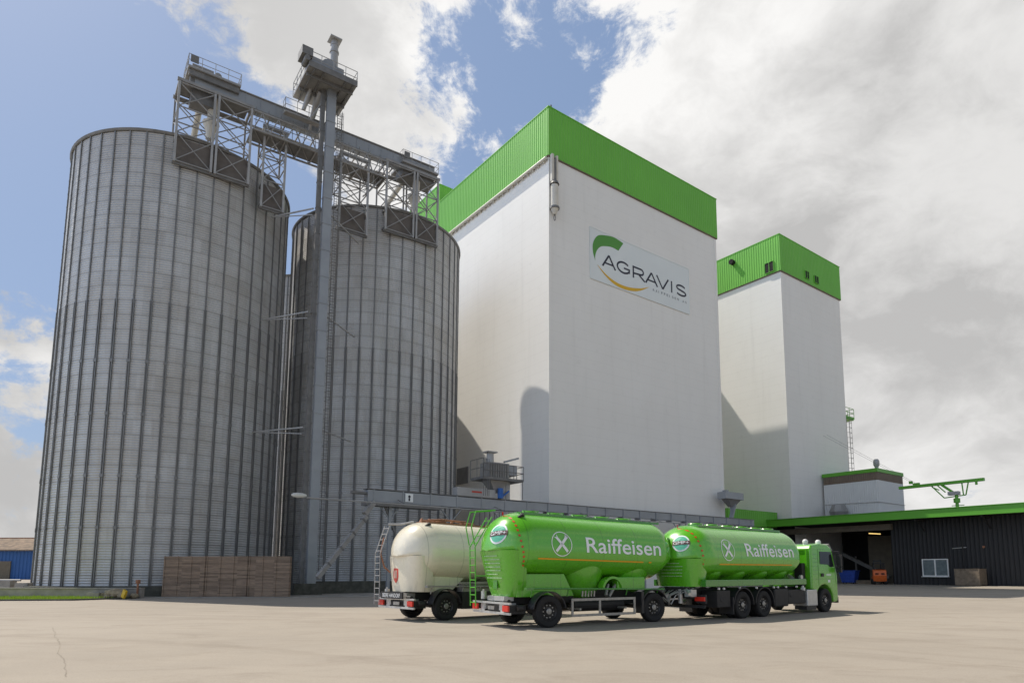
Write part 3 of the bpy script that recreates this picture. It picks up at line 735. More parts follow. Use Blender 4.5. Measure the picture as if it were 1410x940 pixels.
# cat ladder with a green platform on the second tower's right edge
LD = thing('cat_ladder', 'caged green ladder with a small railed platform on the right edge of the narrower tower', 'ladder', site(62.6, -3.6), SA)
m = MB(); m.box(0, 3.3, -1.2, 1.2, 28.5, 28.75); m.box(.1, 3.2, -1.1, 1.1, 28.3, 28.5); m.build('platform_deck', M['sheet_green_deep'], LD)
m = MB(); railing(m, [(0, -1.15, 28.75), (3.25, -1.15, 28.75), (3.25, 1.15, 28.75), (0, 1.15, 28.75)], 1.6, .05, closed=True); m.build('railing', M['sheet_green_deep'], LD)
m = MB()
for x in (.35, .95): m.box(x - .04, x + .04, -.9, -.82, 10, 28.4)
for i in range(60): m.box(.35, .95, -.88, -.84, 10.2 + i * .3, 10.24 + i * .3)
for i in range(20):
    z = 10.5 + i * .9
    for k in range(6):
        a0 = -pi + k * pi / 6; a1 = a0 + pi / 6
        m.bar((1.1 + .75 * cos(a0), -.9 + .7 * sin(a0), z), (1.1 + .75 * cos(a1), -.9 + .7 * sin(a1), z), .05)
for k in range(0, 7, 2): t = -pi + k * pi / 6; m.box(1.08 + .75 * cos(t), 1.13 + .75 * cos(t), -.92 + .7 * sin(t), -.88 + .7 * sin(t), 10.5, 28.4)
m.build('ladder_cage', M['galv_dark'], LD)

# link block between the towers
LK = thing('link_block', 'low green corrugated block wedged between the two white towers', 'building', site(0, 0), SA)
m = MB(); m.box(31.2, 43.5, -2.6, 20, 0, 8.4); m.build('wall', M['sheet_black'], LK)
m = MB(); ribbed(m, 31.0, 43.55, 8.4, 10.7, lambda s_, q, z: (s_, -2.7 - q, z), .5, .06); ribbed(m, -2.7, 0.15, 8.4, 10.7, lambda s_, q, z: (31.0 - q, s_, z), .5, .06)
m.box(31.0, 43.55, -2.72, 20, 10.7, 10.82); m.build('green_cladding', M['sheet_green'], LK, fix=False)

# ------------------------------------------------------------------ hall
HL = thing('storage_hall', 'long low anthracite hall with a bright green roof edge and an open dark bay', 'building', site(0, 0), SA)
m = MB(); ribbed(m, -60, -19.6, 0, 8.45, lambda s_, q, z: (43.7 - q, s_, z), .5, .05); m.build('front_wall', M['sheet_black'], HL, fix=False)
m = MB(); m.box(43.72, 44.0, -60, -19.6, 0, 8.5); m.box(43.72, 44.0, -5.3, -2.5, 0, 8.5); m.box(43.9, 78, -60.2, -59.9, 0, 8.9); m.box(77.7, 78, -59.9, -5.3, 0, 8.9); m.build('wall', M['sheet_black'], HL)
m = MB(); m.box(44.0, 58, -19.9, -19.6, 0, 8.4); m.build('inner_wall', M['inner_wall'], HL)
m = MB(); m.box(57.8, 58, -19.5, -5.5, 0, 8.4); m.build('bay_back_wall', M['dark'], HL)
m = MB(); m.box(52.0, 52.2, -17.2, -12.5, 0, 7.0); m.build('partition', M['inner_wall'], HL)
m = MB(); m.box(40.6, 78.2, -60.4, 1.6, 8.52, 8.8); m.build('roof', M['dark'], HL)
m = MB(); m.box(40.45, 40.6, -60.4, 1.6, 8.42, 9.46); m.box(40.6, 43.6, 1.6, 1.75, 8.42, 9.46); m.box(40.3, 40.6, -60.4, 1.8, 9.46, 9.53); m.build('fascia', M['sheet_green_deep'], HL)
m = MB(); m.box(40.6, 78.2, -60.4, -5.3, 8.81, 9.4); m.build('roof_deck', M['roof_grey'], HL)
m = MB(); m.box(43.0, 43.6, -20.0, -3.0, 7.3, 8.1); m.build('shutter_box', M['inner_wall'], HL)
for y in (-57, -48.5, -40, -31.5, -24.0):
    m = MB(); m.bar((40.8, y, 8.3), (43.6, y, 8.3), .14, .25); m.bar((41.4, y, 8.2), (43.6, y, 6.9), .1); m.build('canopy_bracket', M['chassis'], HL)
# window
m = MB(); e = .12
for (a, b, c, d) in ((-26.5, -23.4, 3.2, 3.32), (-26.5, -23.4, 1.1, 1.22), (-26.5, -26.38, 1.22, 3.2), (-23.52, -23.4, 1.22, 3.2), (-25.04, -24.88, 1.22, 3.2)): m.box(43.5, 43.68, a, b, c, d)
wf = m.build('window', M['white_plastic'], HL)
m = MB(); m.box(43.58, 43.62, -26.38, -25.04, 1.22, 3.2); m.box(43.58, 43.62, -24.88, -23.52, 1.22, 3.2); m.build('pane', M['glass_grey'], wf)
m = MB(); m.box(43.3, 43.62, -26.6, -23.3, 1.02, 1.09); m.build('sill', M['white_plastic'], wf)
m = MB(); m.cyl((43.45, -28.3, .1), (43.45, -28.3, 8.3), .07, None, 8); m.build('downpipe', M['chassis'], HL)
m = MB(); m.bar((43.55, -27.1, 4.6), (43.55, -28.7, 4.7), .09); m.build('wall_pipe', M['rim_grey'], HL)
m = MB(); m.cyl((43.6, -30.6, 4.7), (43.45, -30.6, 4.7), .14); m.build('wall_lamp', M['rust'], HL)
m = MB(); m.bar((46.0, -15.6, 7.1), (46.0, -17.2, 6.95), .14, .14); m.build('tube_lamp', M['lamp'], HL)
m = MB(); m.bar((51, -9.0, 4.4), (49.5, -16.5, .9), .35, .5); m.bar((51, -11.0, .2), (51, -11.0, 4.0), .2); m.bar((50, -14.5, .2), (50, -14.5, 2.2), .2); m.build('feed_conveyor', M['galv_dark'], HL)

# annex
AN = thing('annex_block', 'small white ribbed annex with brown stripe and green roof edge before the narrower tower', 'building', site(53.1, -14), SA)
m = MB(); m.box(.05, 8.6, .05, 8.6, 8.9, 17.0); m.build('core', M['sheet_white'], AN)
for mt, z0, z1, nm in ((M['sheet_white'], 9, 15.6, 'white_cladding'), (M['sheet_brown'], 15.6, 16.85, 'brown_cladding')):
    m = MB(); ribbed(m, 0, 8.65, z0, z1, lambda s_, q, z: (s_, -q, z), .35, .045); ribbed(m, 0, 8.65, z0, z1, lambda s_, q, z: (-q, s_, z), .35, .045); m.build(nm, mt, AN, fix=False)
m = MB(); m.box(-.12, 8.8, -.12, 8.8, 16.85, 17.42); m.build('roof_edge', M['sheet_green_deep'], AN)
m = MB(); m.lathe([(.0, 0), (1.1, 0), (1.5, 1.1), (1.0, 2.2), (.0, 2.2)], 8); m.build('vent_hood', M['galv'], AN, loc=(-1.4, 5.6, 9.9))
m = MB(); m.cyl((2.6, 1.2, 17.4), (2.6, 1.2, 18.2), .28); m.lathe([(.3, 18.0), (.45, 18.3), (.45, 18.9), (.3, 19.2), (0, 19.25)], 12, c=(2.6, 1.2, 0)); m.build('roof_ventilator', M['galv_light'], AN, smooth=True)
m = MB(); m.tube([(-.15, 8.5, 12.4), (-.15, .3, 12.2), (-.15, -.15, 12.2), (8.6, -.15, 12.2)], .035, 6); m.build('conduit', M['galv'], AN)

# boom conveyor on the hall roof
BM = thing('boom_conveyor', 'green boom conveyor on a lattice mast above the hall roof', 'conveyor', site(55, 0), SA)
m = MB(); m.bar((0, -16.3, 14.22), (0, -27.6, 14.35), .5, .42); m.build('boom', M['sheet_green_deep'], BM)
m = MB(); m.cyl((0, -24.0, 9.3), (0, -24.0, 12.6), .22); m.cyl((0, -24, 11.4), (0, -24, 12.0), .42); m.bar((0, -23.3, 11.0), (0, -24.9, 11.0), .1); m.build('mast', M['sheet_green_deep'], BM)
m = MB()
for a, b in (((0, -20.8, 14.1), (0, -22.4, 12.2)), ((0, -22.4, 12.2), (0, -25.2, 12.4)), ((0, -25.2, 12.4), (0, -25.6, 14.1)), ((0, -21.6, 14.1), (0, -22.6, 13.0)), ((0, -24.8, 14.1), (0, -24.9, 12.4)), ((0, -20.9, 13.9), (0, -21.8, 13.4))): m.bar(a, b, .14)
m.bar((0, -22.2, 14.1), (0, -23.6, 12.9), .45, .3); m.build('cradle', M['sheet_green_deep'], BM)
m = MB(); m.box(-.4, .4, -24.4, -23.0, 12.5, 13.0); m.build('gearbox', M['galv_light'], BM)
m = MB(); m.cyl((0, -18.0, 14.7), (0, -18.0, 15.1), .28); m.box(-.2, .2, -19.2, -18.3, 14.5, 14.75); m.cyl((0, -26.6, 13.7), (0, -26.6, 14.2), .16); m.build('pulley', M['sheet_green_deep'], BM)
m = MB(); m.cyl((0, -18.0, 15.0), (-8, -9, 22.5), .018, None, 5); m.cyl((0, -18.6, 14.8), (-8, -9.6, 22.5), .018, None, 5)
ww = m.build('stay_cables', M['galv_dark'], BM)

# things in front of the hall
m = MB(); m.box(-1.35, 1.35, -1.1, 1.1, .12, 2.0)
m.box(-1.3, 1.3, -1.0, -.7, 0, .12); m.box(-1.3, 1.3, .7, 1.0, 0, .12)
cr = thing('plywood_crate', 'worn brown plywood crate standing beside the hall window', 'crate', site(41.6, -29.6), SA + R(90))
m.build('crate_body', M['crate'], cr)
m = MB()
for x in (-1.3, -.02, 1.26): m.box(x, x + .09, 1.1, 1.14, .12, 2.0); m.box(x, x + .09, -1.14, -1.1, .12, 2.0)
m.box(-1.38, 1.38, -1.16, 1.16, 2.0, 2.05); m.build('batten', M['crate'], cr)

def wheel_mesh():
    m = MB(); w_ = .15
    m.lathe([(.30, -w_ * .8), (.38, -w_), (.46, -w_ * .98), (.495, -w_ * .75), (.505, 0), (.495, w_ * .75), (.46, w_ * .98), (.38, w_), (.30, w_ * .8)], 40, 'y')
    for k in range(40):
        t = 2 * pi * k / 40; c, q = cos(t), sin(t)
        m.bar((c * .503, -w_ * .7, q * .503), (c * .503, w_ * .7, q * .503), .03, .012, up=(c, 0, q))
    ty = m.mesh('tyre', M['rubber'], True)
    m = MB(); m.lathe([(.305, .12), (.30, -.10), (.285, -.115), (.27, -.10), (.235, -.03), (.17, -.02), (.15, -.055), (.085, -.06), (.08, -.12), (.0, -.125)], 32, 'y'); rim = m.mesh('rim', M['rim_dark'], True)
    m = MB()
    for k in range(10):
        t = 2 * pi * k / 10; m.cyl((.195 * cos(t), -.02, .195 * sin(t)), (.195 * cos(t), -.075, .195 * sin(t)), .024, None, 6)
    m.lathe([(.10, -.11), (.08, -.125), (.0, -.13)], 20, 'y')
    nuts = m.mesh('wheel_nuts', M['rim_grey'])
    m = MB(); m.cyl((0, .1, 0), (0, .42, 0), .09); m.box(-.3, .3, .12, .14, -.02, .02); ax = m.mesh('hub', M['chassis'])
    return ty, rim, nuts, ax
WT = wheel_mesh()
def add_wheel(par, x, y, side, scale=1.0):
    w_ = bpy.data.objects.new('wheel', WT[0]); col.objects.link(w_); w_.parent = par
    w_.location = (x, y, .5 * scale); w_.scale = (scale, 1, scale)
    if side > 0: w_.rotation_euler.z = pi
    for nm, me in (('rim', WT[1]), ('wheel_nuts', WT[2]), ('hub', WT[3])):
        c = bpy.data.objects.new(nm, me); col.objects.link(c); c.parent = w_
    return w_

# forklift in the bay
FK = thing('forklift', 'orange forklift truck parked at the edge of the dark hall bay', 'forklift', site(42.6, -18.2), SA + R(30)); FK.scale = (1.3, 1.3, 1.3)
m = MB(); prof = [(-1.1, .3), (1.0, .3), (1.0, .75), (.35, .85), (-.3, .95), (-.5, 1.55), (-1.15, 1.45), (-1.3, .9)]
m.prism(prof, lambda p, q, h_: (p, h_, q), -.62, .62); m.build('body', M['fork_orange'], FK, bevel=.06)
m = MB()
for x, y in ((-.9, -.5), (-.9, .5), (.5, -.5), (.5, .5)): m.bar((x, y, 1.3 if x < 0 else .85), (x * .8, y * .9, 2.15), .07)
m.box(-.85, .55, -.55, .55, 2.13, 2.19); m.build('overhead_guard', M['chassis'], FK)
m = MB(); m.box(1.05, 1.18, -.4, -.28, .1, 2.5); m.box(1.05, 1.18, .28, .4, .1, 2.5); m.box(1.05, 1.15, -.4, .4, 2.35, 2.5); m.box(1.2, 1.26, -.45, .45, .3, .5); m.box(1.2, 2.2, -.35, -.22, .06, .12); m.box(1.2, 2.2, .22, .35, .06, .12); m.build('mast', M['chassis'], FK)
m = MB(); m.box(-.45, 0, -.25, .25, .95, 1.1); m.box(-.5, -.38, -.25, .25, 1.1, 1.6); m.build('seat', M['dark'], FK)
for x, y, sd_ in ((-.8, -.55, -1), (-.8, .55, 1), (.7, -.55, -1), (.7, .55, 1)): add_wheel(FK, x, y, sd_, .62)
m = MB(); m.box(-1.325, -1.30, -.42, -.12, 1.02, 1.16); m.box(-1.325, -1.30, .12, .42, 1.02, 1.16); m.build('tail_grille', M['dark'], FK)
def skip(label, a, b, rz, sx=1, mat=M['skip_blue']):
    t = thing('waste_skip', label, 'waste container', site(a, b), SA + rz, 'blue containers in the hall bay')
    m = MB(); z0, z1 = .18, 1.75
    m.loft([[(-.75 * sx, -.5, z0), (.75 * sx, -.5, z0), (.75 * sx, .5, z0), (-.75 * sx, .5, z0)], [(-1.0 * sx, -.65, z1), (1.0 * sx, -.65, z1), (1.0 * sx, .65, z1), (-1.0 * sx, .65, z1)]]); m.build('body', mat, t)
    m = MB(); m.box(-1.06 * sx, 1.06 * sx, -.7, .7, z1, z1 + .12)
    for x in (-.7, 0, .7): m.bar((x * sx, -.52, z0), (x * sx * 1.25, -.68, z1), .08)
    m.build('rim', mat, t)
    m = MB()
    for x in (-.6 * sx, .6 * sx):
        for y in (-.4, .4): m.cyl((x - .04, y, .1), (x + .04, y, .1), .1)
    m.build('caster', M['chassis'], t); return t
skip('blue wheeled waste container inside the bay, just beyond the truck cab', 44.8, -13.0, R(90), 1.2)
PL = thing('timber_pallets', 'low stack of rough timber pallets between the blue container and the forklift', 'pallet stack', site(44.6, -15.4), SA + R(90))
for i in range(3):
    m = MB()
    for j in range(6): m.box(-1.1, 1.1, -.55 + j * .2, -.42 + j * .2, i * .17 + .12, i * .17 + .15)
    for j in (-.5, 0, .45): m.box(-1.1, 1.1, j, j + .1, i * .17, i * .17 + .118)
    m.build('pallet', M['crate'], PL)

# ------------------------------------------------------------------ low conveyor along the front of the main tower
LC = thing('low_conveyor', 'long grey conveyor trough on posts running across the front of the lettered tower', 'conveyor', site(0, -3.0), SA)
m = MB(); m.box(-24.0, -5.2, -.45, .45, 8.15, 9.2); m.box(-5.2, 36.3, -.4, .4, 8.35, 9.25)
for i in range(21): x = -23.5 + i * 2.95; m.box(x, x + .12, -.5, .5, 8.1, 9.28)
m.build('conveyor_housing', M['convey'], LC)
m = MB(); m.box(-24.2, -16.5, -.6, .6, 7.75, 8.14); m.box(-25.4, -24.0, -.3, .3, 8.8, 9.0); m.box(-24.1, 36.3, -.5, .5, 9.26, 9.33); m.build('conveyor_pan', M['galv_dark'], LC)
for x in (-21.6, -15.0, -8.6, -1.5, 6, 13, 20, 27, 34):
    m = MB(); m.box(x - .14, x + .14, -.14, .14, -.6, 8.1); m.bar((x + .0, 0, 6.6), (x + 1.3, 0, 8.1), .1); m.bar((x, 0, 6.6), (x - 1.3, 0, 8.1), .1); m.build('post', M['convey'], LC)
m = MB()
for i in range(14):
    x = -11.6 + i * .62; m.cyl((x, .9, 3), (x, .9, 8.3), .05, None, 6)
m.bar((-12, .9, 6.4), (-3, .9, 6.4), .1); m.bar((-12, .9, 4.4), (-3, .9, 4.4), .1); m.build('pipe_bundle', M['galv_dark'], LC)
m = MB(); m.box(-20.3, -19.5, -.56, -.50, 8.3, 9.1); pn = m.build('notice_plate', M['white_paint'], LC)
m = MB(); m.cyl((-19.9, -.57, 8.82), (-19.9, -.58, 8.82), .13); m.box(-19.98, -19.82, -.58, -.565, 8.4, 8.68); m.build('symbol', M['ink'], pn)
m = MB(); m.bar((-22.3, 0, 8.2), (-20.2, 0, 3.5), .16); m.bar((-22.0, .2, 8.2), (-21.2, .2, 5.6), .1); m.build('stay', M['galv_dark'], LC)
# inclined chute from the leg foot
IC = thing('inclined_conveyor', 'sloping square tube conveyor climbing from the elevator foot to the low trough', 'conveyor', site(0, -3.4), SA)
m = MB(); m.bar((-28.9, -1.6, 1.2), (-24.2, -.3, 6.7), .36, .36); m.build('tube_casing', M['galv'], IC)
m = MB()
for t in (.2, .45, .7, .92):
    p = Vector((-28.9, -1.6, 1.2)).lerp(Vector((-24.2, -.3, 6.7)), t); q = Vector((-28.9, -1.6, 1.2)).lerp(Vector((-24.2, -.3, 6.7)), t + .02); m = MB(); m.bar(p, q, .46, .46); m.build('flange', M['galv_dark'], IC)
m = MB(); m.bar((-24.4, -.3, 6.9), (-23.4, 0, 8.1), .45, .45); m.build('chute_outlet', M['galv'], IC)
# lamp on the long pipe
LP = thing('yard_lamp', 'pale yard lamp at the end of a long thin horizontal pipe by the elevator leg', 'lamp', site(0, -5.4), SA)
m = MB(); m.cyl((-30.2, 0, 7.85), (-9.0, 0, 7.75), .07, None, 8); m.cyl((-9.0, 0, 7.75), (30, 0, 7.85), .05, None, 8); m.build('pipe_arm', M['galv_light'], LP)
m = MB(); m.lathe([(.02, -.75), (.16, -.6), (.22, -.2), (.2, .2), (.1, .5), (.02, .52)], 16, 'x'); lo = m.build('lamp_head', M['lamp_glass'], LP, smooth=True, loc=(-30.75, 0, 8.0))
m = MB()
for x in (-21, -10, 2, 14, 26): m.bar((x, 0, 7.8), (x, 2.2, 8.5), .06)
m.build('pipe_bracket', M['galv_dark'], LP)

# filter unit on the conveyor
FU = thing('filter_unit', 'grey dust filter and hopper with railed platform and blue motor on the low conveyor', 'dust filter', site(-9.4, -3.0), SA)
m = MB(); m.box(-1.6, .9, -.9, .9, 11.4, 13.1); m.loft([[(-1.6, -.9, 11.4), (.9, -.9, 11.4), (.9, .9, 11.4), (-1.6, .9, 11.4)], [(-.6, -.4, 10.0), (.1, -.4, 10.0), (.1, .4, 10.0), (-.6, .4, 10.0)]]); m.build('filter_body', M['galv'], FU)
m = MB()
for i in range(8): m.box(-1.55 + i * .3, -1.47 + i * .3, -.97, -.9, 11.5, 13.0)
m.build('filter_ribs', M['galv_dark'], FU)
m = MB(); m.cyl((-.95, 0, 13.1), (-.95, 0, 14.2), .42, .36, 14); m.box(-1.55, -.35, -.55, .55, 14.2, 14.32); m.build('exhaust_stack', M['galv_light'], FU)
m = MB(); m.box(.9, 2.0, -.8, .8, 11.9, 13.0); m.bar((.5, -.5, 13.3), (2.4, -.5, 13.9), .2, .2); m.build('fan_housing', M['convey'], FU)
m = MB(); m.box(-2.6, 2.5, -1.3, 1.2, 11.2, 11.34); m.build('platform_deck', M['galv_dark'], FU)
m = MB(); railing(m, [(-2.6, -1.3, 11.34), (2.5, -1.3, 11.34), (2.5, 1.2, 11.34)], 1.5, .04); railing(m, [(-2.6, 1.2, 11.34), (-2.6, -1.3, 11.34)], 2.0, .04)
for x in (-2.55, -2.3, -2.1, -1.9): m.cyl((x, -1.3, 9.4), (x, -1.3, 13.3), .035, None, 6)
m.cyl((2.4, -1.25, 9.3), (2.4, -1.25, 11.3), .04, None, 6); m.build('railing', M['galv_dark'], FU)
m = MB(); m.box(.1, .7, -.5, .1, 9.3, 12.2); m.cyl((1.1, 0, 9.3), (1.1, 0, 11.2), .45, None, 12); m.build('down_duct', M['galv_light'], FU)
m = MB(); m.cyl((-.1, -.75, 9.35), (-.1, -.75, 10.4), .3, None, 14); m.bar((.2, -.75, 9.6), (1.0, -.75, 10.2), .15); m.build('motor', M['motor_blue'], FU)
m = MB(); m.box(-5.2, -.6, -.55, .5, 9.34, 10.2); bx = m.build('white_trough', M['galv_light'], FU)
m = MB(); m.box(-3.5, -2.3, -.57, -.552, 9.75, 9.92); m.build('red_lettering_plate', M['shield_red'], bx)

# transfer head at the right corner of the tower
TH = thing('transfer_head', 'small grey conveyor head with a sloping chute at the right foot of the lettered tower', 'conveyor head', site(33.5, -1.5), SA)
m = MB(); m.box(-2.3, 2.0, -.8, .7, 12.3, 13.3); m.box(-1.6, -1.2, -.5, .3, 13.3, 13.6); m.build('head_housing', M['convey'], TH)
m = MB(); m.loft([[(-1.5, -.6, 12.3), (1.6, -.6, 12.3), (1.6, .6, 12.3), (-1.5, .6, 12.3)], [(-.4, -.3, 11.2), (.4, -.3, 11.2), (.4, .3, 11.2), (-.4, .3, 11.2)]]); m.build('hopper', M['galv_dark'], TH)
m = MB(); m.bar((.9, 0, 11.9), (-1.6, -1.0, 9.2), .5, .5); m.bar((.0, 0, 11.2), (.0, 0, 9.4), .3, .3); m.build('chute', M['convey'], TH)

# ------------------------------------------------------------------ board barrier, left background
BB = thing('board_barrier', 'long brown weathered board barrier in three bays in front of the left silo', 'barrier', (-25.9, 45.0, 0), R(.5))
for i in range(3):
    L = 2.86; m = MB(); x0 = i * (L + .015)
    for k in range(24):
        z = .06 + k * .113; m.box(x0 + rnd.uniform(0, .015), x0 + L - rnd.uniform(0, .015), rnd.uniform(-.012, .012), .12, z, z + .105 - rnd.uniform(0, .008))
    bay = m.build('board_bay', M['boards'], BB)
    m = MB()
    for k in range(4): xx = x0 + .05 + k * (L - .16) / 3; m.box(xx, xx + .055, -.035, -.013, .0, 2.78)
    m.box(x0, x0 + L, .13, .2, 0, 2.75); m.build('batten', M['boards'], bay)
m = MB(); m.box(.3, 8.2, .2, .7, 0, 2.6); m.build('stored_fill', M['boards'], BB)

BS = thing('blue_shed', 'blue corrugated shed with a brown tiled roof at the left edge behind the silo', 'shed', (-118, 143, 0), R(-2))
m = MB(); ribbed(m, -35, 12, 0, 6.3, lambda s_, q, z: (s_, -q, z), .8, .12); m.box(-35, 12, .02, 14, 0, 6.2); m.build('wall', M['sheet_blue'], BS, fix=False)
m = MB(); m.add([(-35.5, -.7, 6.3), (12.4, -.7, 6.3), (12.4, 7, 9.2), (-35.5, 7, 9.2), (-35.5, 14.7, 6.3), (12.4, 14.7, 6.3)], [(0, 1, 2, 3), (3, 2, 5, 4)]); m.build('roof', M['tiles'], BS, fix=False)
m = MB(); m.box(-35.5, 12.4, 6.9, 7.1, 9.15, 9.35); m.build('ridge', M['rust'], BS)
m = MB(); m.box(-35.5, 12.4, -.75, -.6, 6.1, 6.35); m.build('gutter', M['sheet_brown'], BS)
m = MB(); m.box(-4, 3.0, -.35, -.15, 0, 3.9); m.build('sliding_door', M['inner_wall'], BS)
m = MB(); m.box(9.8, 10.6, -.4, -.15, 3.6, 4.2); m.build('wall_box', M['white_plastic'], BS)
# stacked slabs beside the plinth
SL = thing('slab_stack', 'row of grey concrete trestles and pipes left of the silo foot', 'concrete trestles', (-40.6, 46.6, 0), 0)
for i in range(4):
    m = MB(); x = i * 1.15 + rnd.uniform(-.1, .1); m.box(x, x + .9, 0, .6, 0, .95 + rnd.uniform(-.1, .15)); m.build('trestle', M['concrete'], SL)
m = MB(); m.cyl((-.5, .3, 1.12), (3.6, .3, 1.12), .07); m.build('pipe', M['galv'], SL)
# rubble by the barrier
SP = thing('rubble_heap', 'small pale heap of stone and slab debris at the left end of the board barrier', 'rubble', (-27.5, 42.7, 0), 0)
def rock(m, cx, cy, cz, sx, sy, sz, seed):
    r_ = random.Random(seed); rings = []; n = 9
    for i in range(1, 6):
        ph = pi * i / 6; rings.append([(cx + sx * sin(ph) * cos(2 * pi * k / n) * r_.uniform(.8, 1.15), cy + sy * sin(ph) * sin(2 * pi * k / n) * r_.uniform(.8, 1.15), cz - sz * cos(ph) * r_.uniform(.85, 1.1)) for k in range(n)])
    m.loft(rings)
for i, q in enumerate(((0, 0, .35, .75, .45, .33), (.55, -.2, .22, .35, .3, .22), (-.9, .1, .2, .4, .3, .2), (1.0, .3, .18, .25, .25, .18), (-.3, -.4, .14, .2, .2, .14))):
    m = MB(); rock(m, *q, i); m.build('stone', M['stone'], SP)
m = MB(); m.box(-1.7, -.9, -.3, .3, .05, .4); m.build('slab', M['concrete'], SP)
m = MB(); m.bar((.75, -.45, .1), (.95, -.55, .55), .14, .3); m.build('yellow_cap', M['yellow'], SP)
m = MB(); m.cyl((1.0, .6, .0), (1.0, .6, 1.0), .06); m.cyl((1.0, .6, .95), (1.0, .6, 1.2), .14); m.build('marker_post', M['rust'], SP)

# the silo and main tower group: shrunk towards the camera point so its shadows reach further into the yard
GROUP_SCALE = .78
for o in (silo, s2, s4, T1, LC, IC, LP, FU, TH, OC, EL) + tuple(q for q in col.objects if q.name.startswith(('lattice_support', 'retaining_wall')) and q.parent is None):
    o.location = (o.location.x * GROUP_SCALE, o.location.y * GROUP_SCALE, .385); o.scale = (GROUP_SCALE,) * 3
# ------------------------------------------------------------------ tank vehicles
class Tank:
    def __init__(s, xr, xf, zc, w, top, dr, df, valley, hops, e_up=2.15, pitch=0., xsk=None):
        s.__dict__.update(locals())
    def prof(s, x):
        k = 1.0
        if x < s.xr + s.dr: t = (s.xr + s.dr - x) / s.dr; k = max(0, 1 - min(1, t) ** 2.2) ** (1 / 2.2)
        if x > s.xf - s.df: t = (x - s.xf + s.df) / s.df; k = max(0, 1 - min(1, t) ** 1.7) ** (1 / 1.9)
        rd = s.valley; e = 2.0
        for c, l, d in s.hops:
            q = max(0, 1 - (abs(x - c) / l) ** 1.35); q = q ** .8
            if s.valley + (d - s.valley) * q > rd: rd = s.valley + (d - s.valley) * q; e = 2.0 - (.62 if d > 1.1 else .2) * q
        rd = min(rd, .02 + max(0, s.xf - x) * .78)
        if s.xsk is not None and x < s.xsk: rd = min(rd, .04 + max(0, x - s.xsk) * 2.6)
        return s.w * max(k, .02), s.top * max(k, .02), max(rd, .02), e
    def y(s, x, z):
        z = z + s.pitch * x
        w, ru, rd, e = s.prof(x); d = z - s.zc
        q = d / ru if d >= 0 else -d / rd; ee = s.e_up if d >= 0 else e
        return w * max(0, 1 - min(1, q) ** ee) ** (1 / ee)
    def inside(s, p): return abs(p.y) < s.y(p.x, p.z) and s.xr < p.x < s.xf and (p.z + s.pitch * p.x) < s.zc + s.prof(p.x)[1]
    def mesh(s, step=.06, n=56):
        rings = []; N = int((s.xf - s.xr) / step)
        xs = [s.xr + (s.xf - s.xr) * i / N for i in range(N + 1)]
        xs = [s.xr + .004, s.xr + .015] + xs[1:-1] + [s.xf - .015, s.xf - .004]
        for x in xs:
            w, ru, rd, e = s.prof(x); r = []
            for k in range(n):
                t = 2 * pi * k / n; c, q = cos(t), sin(t)
                if q >= 0: ee = s.e_up; Y = w * math.copysign(abs(c) ** (2 / ee), c); Z = ru * abs(q) ** (2 / ee)
                else: ee = e; Y = w * math.copysign(abs(c) ** (2 / ee), c); Z = -rd * abs(q) ** (2 / ee)
                r.append((x, Y, s.zc + Z - s.pitch * x))
            rings.append(r)
        m = MB(); m.loft(rings); return m
    def drape(s, bm, name, mat, par, z_of=None, eps=.012):
        """wrap flat (x,y->x,z) artwork on the right flank"""
        zs = [v.co.y for v in bm.verts]; z0, z1 = min(zs), max(zs); k = z0 + .05
        while k < z1:
            bmesh.ops.bisect_plane(bm, geom=bm.verts[:] + bm.edges[:] + bm.faces[:], plane_co=(0, k, 0), plane_no=(0, 1, 0)); k += .05
        for v in bm.verts:
            x, z = v.co.x, v.co.y; zz = z - s.pitch * x
            v.co = (x, -(s.y(x, zz) + eps), zz)
        me = bpy.data.meshes.new(name); bm.to_mesh(me); bm.free(); me.materials.append(mat); return link(name, me, par)
    def cast(s, o, d):
        a, b = 0., 3.5
        p = None; t = 0.
        while t < 3.5:
            if s.inside(o + d * t): break
            t += .02
        lo, hi = max(0, t - .02), t
        for _ in range(10):
            mid = (lo + hi) / 2
            if s.inside(o + d * mid): hi = mid
            else: lo = mid
        return o + d * lo

def hoppers(tk, specs, paint, tank):
    for c, prof in specs:
        m = MB(); m.lathe(prof, 48, 'z', (c, 0, -tk.pitch * c)); m.build('hopper', paint, tank, smooth=50)
def circle_poly(cx, cz, r, n=40): return [(cx + r * cos(2 * pi * k / n), cz + r * sin(2 * pi * k / n)) for k in range(n)]
def poly_bm(polys):
    bm = bmesh.new()
    for p in polys:
        vs = [bm.verts.new((a, b, 0)) for a, b in p]; bm.faces.new(vs)
    bmesh.ops.triangulate(bm, faces=bm.faces); return bm
def ring_bm(cx, cz, r0, r1, n=48):
    bm = bmesh.new(); a = [bm.verts.new((cx + r0 * cos(2 * pi * k / n), cz + r0 * sin(2 * pi * k / n), 0)) for k in range(n)]; b = [bm.verts.new((cx + r1 * cos(2 * pi * k / n), cz + r1 * sin(2 * pi * k / n), 0)) for k in range(n)]
    for k in range(n): bm.faces.new((a[k], a[(k + 1) % n], b[(k + 1) % n], b[k]))
    return bm
def cross_polys(cx, cz, r):
    out = []
    for sg_ in (1, -1):
        def T(u, v): # u along bar, v across
            c, q = cos(R(48)) * sg_, sin(R(48)); return (cx + (u * c - v * q * sg_) * r, cz + (u * q + v * c * sg_) * r)
        w_ = .115
        out.append([T(-.82, -w_), T(.62, -w_), T(.62, w_), T(-.82, w_)])
        out.append([T(.62, -w_), T(.86, -w_ - .02), T(.70, .02), T(.86, w_ + .10), T(.62, w_)])
    return out
